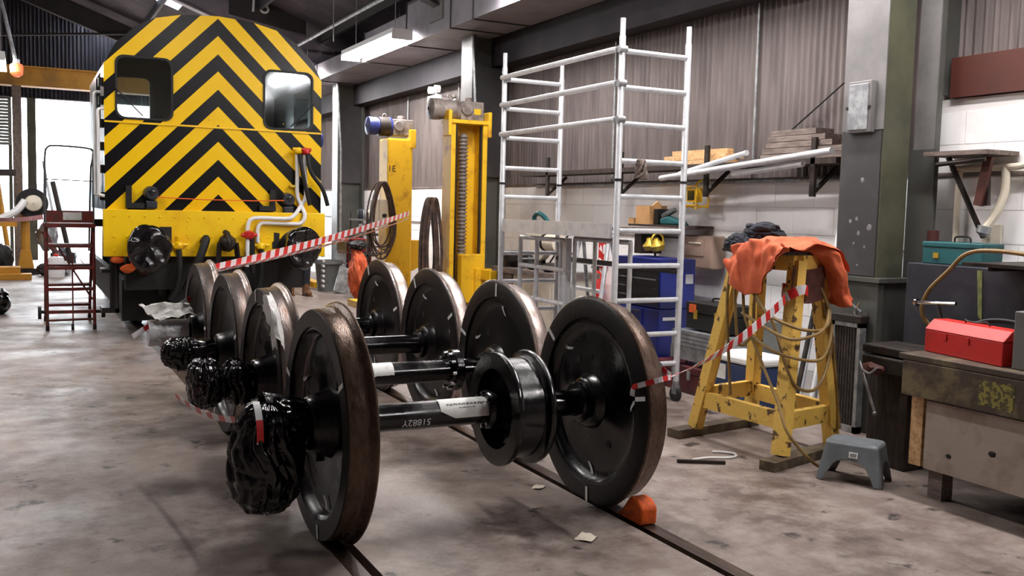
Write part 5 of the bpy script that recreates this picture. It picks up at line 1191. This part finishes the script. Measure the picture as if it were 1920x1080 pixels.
# orange jacket: main drape plus hanging sleeve
jk = thing('orange_jacket', 'orange work jacket slumped over the top of the yellow stand', 'jacket', (2.4, .45, 1.33))
def drape(u, v, o=0.):
    y = .68-.54*u
    hem = 1.15-.09*sin(pi*min(1, u*1.3))+.20*max(0, u-.62)/.38+.10*max(0, .15-u)/.15
    top = 1.352+.06*sin(pi*u)+.03*max(0, u-.6)
    if v < .38: t = v/.38; z = hem+(top-hem)*(1-(1-t)**1.6); x = 2.13+.07*t+.03*u
    elif v < .8: t = (v-.38)/.42; z = top+.02*sin(pi*t); x = 2.20+.03*u+.38*t
    else: t = (v-.8)/.2; z = top-.14*t; x = 2.59+.03*u+.08*t
    c = Vector((u*4.2, v*3.4, 1.7)); f = .035*noise.noise(c)+.022*noise.noise(c*2.2)-.025*(1-abs(noise.noise(c*1.3+Vector((5, 2, 0)))))**6
    return (x-f*.9-o, y+.3*f, z+f*.7+o*.6)
q = MB(); q.grid(drape, 44, 44); q.grid(lambda u, v: drape(u, v, -.008), 44, 44); q.build('body_panel', 'orange_cloth', jk, fixn=False, ang=70)
def sleeve(u, v):
    P_ = [Vector(p) for p in ((2.42, .34, 1.375), (2.52, .27, 1.38), (2.61, .23, 1.31), (2.67, .21, 1.19), (2.705, .20, 1.06), (2.715, .19, .99))]
    t = u*(len(P_)-1); i = min(int(t), len(P_)-2); p = P_[i].lerp(P_[i+1], t-i); a = 2*pi*v; wd = .07+.045*u; c = Vector((u*4, cos(a)*1.2, sin(a)*1.2+3))
    k = 1+.25*noise.noise(c*1.3)+.12*noise.noise(c*3)
    return (p.x+.045*cos(a)*k+.03*u*sin(a), p.y+wd*sin(a)*k, p.z+.045*cos(a)*(1-u)*k+.01*sin(3*a))
q = MB(); q.grid(sleeve, 40, 32); q.build('sleeve', 'orange_cloth', jk, fixn=False, ang=70)
def lining(u, v): return (2.33+.28*u+.01*noise.noise(Vector((u*5, v*5, 1))), .235-.0*v+.012*noise.noise(Vector((u*6, v*4, 2))), 1.25-.22*v-.03*sin(pi*u))
q = MB(); q.grid(lining, 12, 10); q.grid(lambda u, v: tuple(Vector(lining(u, v))+Vector((0, .004, 0))), 12, 10); q.build('lining', 'brown_cloth', jk, fixn=False)
nc = MB(); nc.blob((2.46, .66, 1.43), (.12, .18, .085), 51, .2, 1.2, 5, crease=.16); nc.blob((2.34, .76, 1.36), (.08, .14, .07), 53, .2, 1.3, 5, crease=.16)
tag(nc.build('navy_cloth_bundle', 'navy_cloth', fixn=False, ang=70), 'dark navy garment bundled behind the orange jacket on the stand', 'cloth')
# tan hoses slung over the stand
HO = [[(2.30, .70, 1.30), (2.20, .66, 1.22), (2.16, .65, 1.0), (2.17, .62, .6), (2.18, .60, .36)],
      [(2.32, .62, 1.30), (2.2, .58, 1.22), (2.18, .52, 1.05), (2.17, .47, .88), (2.17, .28, .59), (2.15, .12, .40), (2.12, .0, .25), (2.2, -.07, .12), (2.32, -.08, .03), (2.44, -.04, .012)],
      [(2.32, .56, 1.30), (2.2, .52, 1.2), (2.19, .40, 1.02), (2.2, .25, .88), (2.24, .16, .62), (2.3, .12, .49), (2.46, .13, .46), (2.60, .18, .56), (2.68, .22, .75), (2.62, .24, 1.0)],
      [(2.31, .48, 1.28), (2.2, .44, 1.12), (2.18, .30, .95), (2.22, .12, .88), (2.35, .07, .85), (2.52, .12, .86), (2.63, .2, .95), (2.58, .25, 1.12)],
      [(2.18, .52, .92), (2.16, .30, .86), (2.2, .10, .80), (2.36, .06, .82), (2.5, .1, .87), (2.60, .18, .96)],
      [(2.18, .45, .80), (2.16, .22, .72), (2.24, .08, .68), (2.42, .07, .66), (2.56, .13, .72), (2.66, .2, .86)],
      [(2.66, .22, .9), (2.72, .22, .6), (2.75, .2, .3), (2.73, .16, .18)],
      [(2.33, .66, 1.3), (2.22, .64, 1.2), (2.19, .60, .95), (2.22, .58, .70), (2.3, .55, .78), (2.28, .52, 1.0), (2.30, .50, 1.26)]]
q = MB()
for h in HO: q.tube(smooth_path(h, 8), .0105, 8)
tag(q.build('air_hose', 'hose_tan'), 'tan air hose looped loosely around the yellow stand legs', 'hose')

# ================================================================== BARRIER TAPE
random.seed(3)
def tape_line(p0, p1, sag, n=40):
    p0, p1 = Vector(p0), Vector(p1)
    return [p0.lerp(p1, k/n)-Vector((0, 0, sag*4*(k/n)*(1-k/n))) for k in range(n+1)]
tp = tape_line((.835, -.475, .735), (2.15, .10, 1.05), .06)
ribbon('barrier_tape', tp, .06, (0, 0, 1), 'red and white tape stretched from the nearest wheel to the yellow stand', 'barrier tape', 'red and white barrier tape', [1.3*max(0, 1-k/26) for k in range(41)], per=.125)
ribbon('barrier_tape', smooth_path([(.655, -.455, .655), (.66, -.46, .70), (.665, -.50, .715), (.74, -.58, .755), (.84, -.52, .752), (.86, -.44, .765), (.845, -.40, .80)], 6), .026, (0, .2, 1), 'loose red and white tape end knotted round the rim of the nearest wheel', 'barrier tape', 'red and white barrier tape', phase=.1, per=.09)
def wrap(c, rx, ry, z, n, label):
    P_ = [(c[0]+rx*cos(t), c[1]+ry*sin(t), z+.03*sin(t*1.7)) for t in [2*pi*1.4*k/n for k in range(n+1)]]
    ribbon('barrier_tape', P_, .06, (0, 0, 1), label, 'barrier tape', 'red and white barrier tape', per=.12)
a_ = at_('A', 1.07); wrap((a_.x, a_.y), .075, .085, 1.07, 40, 'red and white tape knotted round a leg of the yellow stand')
ribbon('barrier_tape', tape_line((-.70, 3.52, 1.02), (2.80, 8.2, 1.47), .03), .075, (0, 0, 1), 'red and white tape running from the wheelsets past the buffer to the jacks', 'barrier tape', 'red and white barrier tape', [.2]*41)
ribbon('barrier_tape', tape_line((-.70, 3.52, 1.0), (2.80, 8.2, 1.40), .05), .05, (0, 0, 1), 'second strand of tape twisted under the long strip near the jacks', 'barrier tape', 'red and white barrier tape', [.9]*41, .1)
ribbon('barrier_tape', tape_line((-1.27, 3.42, .52), (-.83, 3.52, .80), .0), .045, (0, 0, 1), 'short tape rising from the clear plastic sleeve to the far wheel', 'barrier tape', 'red and white barrier tape', [.3]*41)
ribbon('barrier_tape', tape_line((-1.28, 1.25, .50), (-1.15, .10, .565), .04), .032, (0, 0, 1), 'tape strung low between the bags of the first two axles', 'barrier tape', 'red and white barrier tape', [.3]*41)
ribbon('barrier_tape', [(-1.10, .185*cos(t), .54+.165*sin(t)) for t in [radians(120)+radians(150)*k/24 for k in range(25)]], .03, (1, 0, 0), 'tape looped round the big bag on the nearest axle end', 'barrier tape', 'red and white barrier tape')
ribbon('barrier_tape', tape_line((-2.55, 16.4, 1.15), (-1.78, 8.6, 1.33), .03), .06, (0, 0, 1), 'tape stretched across to the red mobile steps', 'barrier tape', 'red and white barrier tape', [.1]*41)

# ================================================================== GREY STEP STOOL
so = thing('step_stool', 'small grey plastic step stool standing on the concrete by the bench', 'stool', (2.35, -.25, 0))
SC_ = Vector((2.38, -.30, 0)); ang_ = radians(-62)
def sp(x, y, z): v = Matrix.Rotation(ang_, 3, 'Z') @ Vector((x, y, 0)); return (SC_.x+v.x, SC_.y+v.y, z)
TW, TD, BW, BD, SHh = .155, .105, .20, .145, .235
def shell(u, v):  # side skirt
    a = 2*pi*u; k = v
    cx = (1 if cos(a) >= 0 else -1)*abs(cos(a))**.35; cy = (1 if sin(a) >= 0 else -1)*abs(sin(a))**.35
    w_, d_ = TW+(BW-TW)*k, TD+(BD-TD)*k
    return sp(cx*w_, cy*d_, SHh*(1-k)+.0)
q = MB(); n = 96; nv = 16
def openz(a):
    # arch opening height for direction a (fraction of height from the floor that is cut away)
    s_ = abs(math.sin(a)); c_ = abs(math.cos(a)); k = max(s_, c_)
    x = (c_**.35 if s_ > c_ else s_**.35); lim = .74
    return max(0, (1-(x/lim)**4))*.60 if x < lim else 0
for i in range(n):
    a0, a1 = 2*pi*i/n, 2*pi*(i+1)/n
    for j in range(nv):
        v0, v1 = j/nv, (j+1)/nv
        vv = []
        for a, v in ((a0, v0), (a1, v0), (a1, v1), (a0, v1)):
            lim = 1-openz(a); vv.append(shell(a/2/pi, min(v, lim)))
        b0 = len(q.v); q.v += vv
        if (Vector(vv[0])-Vector(vv[3])).length > 1e-5 or (Vector(vv[1])-Vector(vv[2])).length > 1e-5: q.face((b0, b0+1, b0+2, b0+3))
o = q.build('leg_skirt', 'stool_grey', so, ang=50, fixn=False)
bm = bmesh.new(); bm.from_mesh(o.data); bmesh.ops.remove_doubles(bm, verts=bm.verts, dist=1e-4); bmesh.ops.dissolve_degenerate(bm, dist=1e-5, edges=bm.edges); bmesh.ops.recalc_face_normals(bm, faces=bm.faces); bm.to_mesh(o.data); bm.free()
md = o.modifiers.new('thick', 'SOLIDIFY'); md.thickness = .006; md.offset = -1
def toploop(s, z): return [sp((1 if cos(a) >= 0 else -1)*abs(cos(a))**.35*TW*s, (1 if sin(a) >= 0 else -1)*abs(sin(a))**.35*TD*s, z) for a in [2*pi*k/64 for k in range(64)]]
q = MB(); q.v += toploop(1.0, SHh)+toploop(.95, SHh+.006)+toploop(.90, SHh+.004); k = 64
for r_ in range(2):
    for i in range(k): q.face((r_*k+i, r_*k+(i+1) % k, (r_+1)*k+(i+1) % k, (r_+1)*k+i))
q.face([2*k+i for i in range(k)]); q.build('tread_top', 'stool_grey', so, ang=50)
nv_ = Vector(sp(0, -1, 0))-Vector(sp(0, 0, 0))
c_ = Vector(sp(.02, -TD-.011, .175)); t_ = (Vector(sp(1, 0, 0))-Vector(sp(0, 0, 0)))
q = MB(); q.cbox(c_+nv_*.004, (.05, .003, .035), (radians(-10), 0, ang_)); st_ = q.build('sticker', 'paper', so, smooth=False)
for k in range(5): MB().cbox(c_+nv_*.0065+t_*(-.015+.0075*k), (.003, .001, .02), (radians(-10), 0, ang_)).build('barcode_bar', 'ink', st_, smooth=False)

# ================================================================== HEAVY BENCH
hb = thing('steel_bench', 'heavy grimy workbench with thick apron and bolted side panel', 'workbench', (2.8, -1.5, 0))
MB().box((2.43, -3.2, .765), (3.35, -.53, .80)).build('worktop', 'bench_steel', hb, smooth=False, bevel=.006)
MB().box((2.43, -3.2, .565), (2.50, -.56, .763)).build('apron', 'bench_steel', hb, smooth=False, bevel=.006)
MB().box((2.50, -.60, .565), (3.33, -.55, .763)).build('apron', 'bench_steel', hb, smooth=False)
pn = MB().box((2.475, -3.1, .165), (2.49, -.70, .55)).build('front_panel', 'bench_panel', hb, smooth=False)
for (y, z, r_) in ((-.86, .27, .013), (-1.12, .345, .016), (-1.40, .41, .022), (-1.6, .30, .015)): MB().blob((2.474, y, z), (.004, r_*1.3, r_), y*7, .35, 2, 2).build('panel_hole', 'rubber', pn)
for y in (-.72, -2.9):
    for x in (2.50, 3.2): MB().box((x, y-.09, 0), (x+.09, y, .56)).build('leg', 'wood_grey' if x < 3 and y > -1 else 'dark_steel', hb, smooth=False)
MB().box((2.50, -.66, .16), (2.54, -.58, .56)).build('corner_post', 'wood_pale', hb, smooth=False)
q = MB(); q.grid(lambda u, v: (2.4285, -1.05-.20*u+.02*noise.noise(Vector((u*5, v*5, 1))), .60+.13*v+.02*noise.noise(Vector((u*6, v*3, 4)))), 12, 8)
mat('paint_flake', (150, 140, 70), .7, 0, (84, 76, 50), .5, 40, sharp=.05)
q.build('paint_patch', 'paint_flake', hb, fixn=False)
# red toolbox
rt = thing('red_toolbox', 'bright red steel toolbox with hipped lid on the heavy bench', 'toolbox', (2.6, -.75, .80))
ya = radians(11); O_ = Vector((2.62, -.545, .802)); DX = Vector((-sin(ya)*1.0, -cos(ya), 0)); DY = Vector((cos(ya), -sin(ya), 0))
def rp(l, d, z): p = O_+DX*l+DY*d; return (p.x, p.y, .802+z)
Lr, Dr = .58, .21
def rbox(l0, l1, prof):
    q = MB(); n = len(prof)
    for l in (l0, l1): q.v += [rp(l, d, z) for d, z in prof]
    q.face(range(n)); q.face(list(range(n, 2*n))[::-1])
    for i in range(n): q.face((i, n+i, n+(i+1) % n, (i+1) % n))
    return q
rbox(0, Lr, [(0, 0), (Dr, 0), (Dr, .125), (0, .125)]).build('body', 'toolbox_red', rt, smooth=False, bevel=.004)
rbox(-.003, Lr+.003, [(-.003, .128), (Dr+.003, .128), (Dr-.055, .185), (.055, .185)]).build('lid', 'toolbox_red', rt, smooth=False, bevel=.004)
MB().tube(smooth_path([rp(.20, .10, .187), rp(.21, .085, .205), rp(.25, .07, .20), rp(.33, .07, .20), rp(.37, .085, .205), rp(.38, .10, .187)], 5), .005, 6).build('handle', 'dark_steel', rt)
for l in (.16, .33): MB().cbox(rp(l, -.004, .10), (.004, .03, .035), (0, 0, -ya)).build('latch', 'toolbox_red', rt, smooth=False)
# white panel box at the picture edge, hose and small tools
wp = thing('white_machine_box', 'pale grey machine box standing on the bench beside the red toolbox', 'machine', (2.6, -1.3, .80))
MB().box((2.52, -1.75, .80), (2.75, -1.16, 1.10)).build('casing', 'column_light', wp, smooth=False, bevel=.006)
MB().tube([(2.50, -1.29+.03*cos(a), .85+.035*sin(a)) for a in [2*pi*k/18 for k in range(18)]], .006, 6, closed=True).build('cable_loop', 'rubber', wp)
tag(MB().tube(smooth_path([(3.10, -.30, .81), (3.04, -.18, .95), (3.02, -.22, 1.1), (3.0, -.38, 1.25), (3.0, -.50, 1.36), (3.0, -.70, 1.385), (3.0, -1.1, 1.36), (3.0, -1.4, 1.38)], 6), .013, 8).build('bench_hose', 'hose_tan'), 'tan hose arching from the bench up over the dark plate', 'hose')
tb = thing('tap_wrench', 'chrome sliding bar wrench resting behind the red toolbox', 'wrench', (2.95, -.25, .85))
MB().cyl((2.90, -.52, 1.065), (2.90, -.24, 1.045), .012, n=10).build('bar', 'chrome', tb); MB().cyl((2.90, -.25, 1.045), (2.90, -.235, 1.045), .024, n=12).build('end_knob', 'chrome', tb); MB().cyl((2.90, -.48, .80), (2.90, -.40, 1.05), .012, n=10).build('shank', 'chrome', tb)
tag(MB().tube(smooth_path([(2.9, -.55, .81), (2.88, -.62, .93), (2.92, -.75, .99), (2.98, -.92, .98), (3.0, -1.05, .93), (3.0, -1.2, .85)], 5), .014, 8).build('black_lead', 'rubber'), 'black lead looping behind the red toolbox', 'cable')
# dark cabinet behind the bench with teal toolbox
nb = thing('navy_cabinet', 'dark navy steel cabinet against the wall behind the heavy bench', 'cabinet', (3.65, -.8, 0))
MB().box((3.42, -2.8, 0), (3.92, .28, 1.26)).build('body', 'navy_steel', nb, smooth=False, bevel=.006)
MB().box((3.06, -2.8, 1.285), (3.92, -.42, 1.305)).build('top_plate', 'dark_steel', nb, smooth=False)
mat('moss', (120, 126, 70), .8, 0, (96, 100, 60), .5, 20)
for y in (-.32, -.78, -1.2): MB().prism([(y, .92), (y+.03, .95), (y+.055, 1.24), (y+.02, 1.24)], 3.414, 3.421, 'x').build('paint_run', 'moss', nb, smooth=False)
for y in (-2.4, -1.5, -.6): MB().box((3.10, y, 1.26), (3.42, y+.03, 1.285)).build('bracket', 'dark_steel', nb, smooth=False)
tt = thing('teal_toolbox', 'teal steel toolbox on top of the navy cabinet', 'toolbox', (3.6, 0, 1.262))
MB().box((3.48, -.25, 1.262), (3.68, .21, 1.37)).build('body', 'teal_paint', tt, smooth=False, bevel=.005); MB().box((3.475, -.255, 1.372), (3.685, .215, 1.41)).build('lid', 'teal_paint', tt, smooth=False, bevel=.008)
MB().tube(smooth_path([(3.58, -.08, 1.41), (3.58, -.07, 1.445), (3.58, .03, 1.445), (3.58, .04, 1.41)], 4), .007, 6).build('handle', 'dark_steel', tt); MB().box((3.473, .08, 1.30), (3.48, .12, 1.335)).build('latch', 'brass', tt, smooth=False)
tag(MB().box((3.6, -.62, 1.307), (3.78, -.48, 1.40)).build('green_tin', 'moss', smooth=False, bevel=.006), 'small olive tin on the cabinet beside the teal toolbox', 'tin')
# vice, timber post, radiator, red pipe
vc = thing('leg_vice', 'old steel leg vice with tommy bar at the end of the bench', 'vice', (2.85, -.1, 0))
MB().box((2.72, -.36, .60), (3.05, .0, .70)).build('jaw_block', 'dark_steel', vc, smooth=False, bevel=.01); MB().box((2.74, -.34, .71), (3.05, .02, .765)).build('jaw_block', 'dark_steel', vc, smooth=False, bevel=.01)
q = MB(); q.blob((2.72, -.10, .62), (.05, .09, .04), 4, .25, 2, 3); q.build('screw_boss', 'channel_red', vc, fixn=False)
MB().tube([(2.66, -.04, .66), (2.66, -.18, .36)], .009, 8).build('tommy_bar', 'galvanised', vc); MB().tube(smooth_path([(2.66, -.05, .62), (2.64, -.14, .60), (2.66, -.18, .64)], 4), .007, 6).build('wire_loop', 'galvanised', vc); MB().blob((2.66, -.18, .355), (.014, .014, .014), 0, 0, 1, 2).build('bar_ball', 'galvanised', vc)
MB().box((2.80, -.30, .0), (3.02, -.06, .60)).build('leg_post', 'wood_dark', vc, smooth=False, bevel=.01)
tag(MB().box((3.04, -.04, 0), (3.24, .22, .70)).build('timber_post', 'wood_dark', smooth=False, bevel=.01), 'dark upright timber baulk standing beside the vice', 'timber')
ra = thing('radiator_core', 'upright radiator core with fine fins leaning on the column plinth', 'radiator', (3.3, .65, 0))
q = MB(); x_ = 3.31
for lo, hi in (((x_, .56, 0), (x_+.06, .59, .80)), ((x_, .80, 0), (x_+.06, .83, .80)), ((x_, .56, .77), (x_+.06, .83, .80)), ((x_, .56, 0), (x_+.06, .83, .05))): q.box(lo, hi)
q.build('frame', 'galvanised', ra, smooth=False)
for k in range(8): MB().box((x_+.012, .592+.026*k, .05), (x_+.05, .610+.026*k, .77)).build('fin_column', 'radiator_core', ra, smooth=False)
q = MB()
for k in range(44): q.box((x_+.018, .59, .07+.0158*k), (x_+.045, .80, .074+.0158*k))
o = q.build('cooling_fins', 'galvanised', ra, smooth=False); o['kind'] = 'stuff'
MB().box((x_-.01, .55, .80), (x_+.08, .84, .86)).build('header_tank', 'dark_steel', ra, smooth=False, bevel=.01)
tv = thing('valve_wheel', 'small star-shaped chrome valve on top of the radiator', 'valve', (3.33, .62, .86))
for k in range(4): MB().tube([(3.33, .62, .91), (3.33, .62+.05*cos(k*pi/2+.5), .91+.05*sin(k*pi/2+.5))], .009, 6).build('spoke', 'chrome', tv)
MB().cyl((3.33, .62, .86), (3.33, .62, .91), .012, n=8).build('stem', 'chrome', tv)
tag(MB().tube([(3.73, .30, .04), (3.76, .36, 1.48)], .04, 16).build('red_pipe', 'pipe_red'), 'long dark red pipe leaning upright between column and cabinet', 'pipe')
eb = thing('electrical_box', 'flat grey electrical box fixed to the near column', 'electrical box', (3.42, .8, 2.3))
MB().box((3.38, .64, 2.17), (3.432, .86, 2.54)).build('enclosure', 'column_light', eb, smooth=False, bevel=.006); MB().box((3.372, .66, 2.19), (3.38, .84, 2.52)).build('cover', 'galvanised', eb, smooth=False, bevel=.004)
for y in (.65, .85): MB().cyl((3.37, y, 2.35), (3.38, y, 2.35), .012, n=8).build('screw', 'dark_steel', eb)
# wall above the navy cabinet: shelf, pipes, hanging tools
sr2 = thing('small_wall_shelf', 'narrow dark shelf on a strut above the teal toolbox', 'shelf', (3.8, .15, 1.9))
MB().box((3.66, -.10, 2.00), (3.99, .40, 2.03)).build('board', 'wood_grey', sr2, smooth=False); MB().bar((3.72, .24, 1.99), (3.95, .10, 1.44), .04, .025).build('strut', 'dark_steel', sr2, smooth=False)
wpz = thing('water_pipe', 'cream painted water pipe rising up the white wall', 'pipe', (3.9, -.2, 1.5))
MB().tube(smooth_path([(3.93, .37, 1.92), (3.93, 0, 1.925), (3.93, -.16, 1.93), (3.93, -.22, 1.97), (3.93, -.24, 2.1), (3.93, -.23, 2.48), (3.93, -.25, 2.54), (3.93, -.32, 2.56), (3.93, -.8, 2.56)], 5), .024, 10).build('pipe_run', 'cream', wpz)
MB().tube([(3.92, .30, 1.40), (3.92, .30, 1.90)], .022, 10).build('down_pipe', 'cream', wpz); MB().tube(smooth_path([(3.93, -.05, 1.92), (3.92, -.06, 1.75), (3.88, -.03, 1.6), (3.85, .02, 1.5)], 5), .028, 10).build('branch_pipe', 'cream', wpz)
MB().lathe([(0, .02), (0, .045), (.05, .045), (.06, .03), (.07, .01)], (3.85, .02, 1.52), (-.2, .15, -1), 18, closed=False).build('pipe_end', 'galvanised', wpz)
ax_ = thing('wedge_tool', 'rusty split wedge tool hanging under the small wall shelf', 'tool', (3.8, 0, 1.7))
MB().bar((3.78, -.03, 1.99), (3.78, .03, 1.66), .06, .03, (1, 0, 0)).build('blade', 'channel_red', ax_, smooth=False); MB().bar((3.80, .0, 1.99), (3.81, -.01, 1.66), .04, .03, (1, 0, 0)).build('blade', 'dark_steel', ax_, smooth=False)
tag(MB().tube([(3.68, .30, 1.94), (3.70, -.06, 1.97)], .016, 8).build('shelf_rod', 'dark_steel'), 'short dark rod lying on brackets below the small shelf', 'rod')
cr_ = thing('red_channel', 'rust red steel channel laid high on the white wall top', 'steel channel', (3.9, -.6, 2.5))
MB().box((3.97, -2.4, 2.46), (3.99, .46, 2.72)).build('web', 'channel_red', cr_, smooth=False); MB().box((3.97, -2.4, 2.437), (4.08, .46, 2.46)).build('lower_flange', 'channel_red', cr_, smooth=False); MB().box((3.99, -2.4, 2.70), (4.08, .46, 2.72)).build('upper_flange', 'channel_red', cr_, smooth=False)
tag(MB().cbox((3.985, .06, 1.46), (.02, .14, .15)).build('switch_plate', 'cream', bevel=.004), 'cream switch plate on the wall behind the teal toolbox', 'switch')
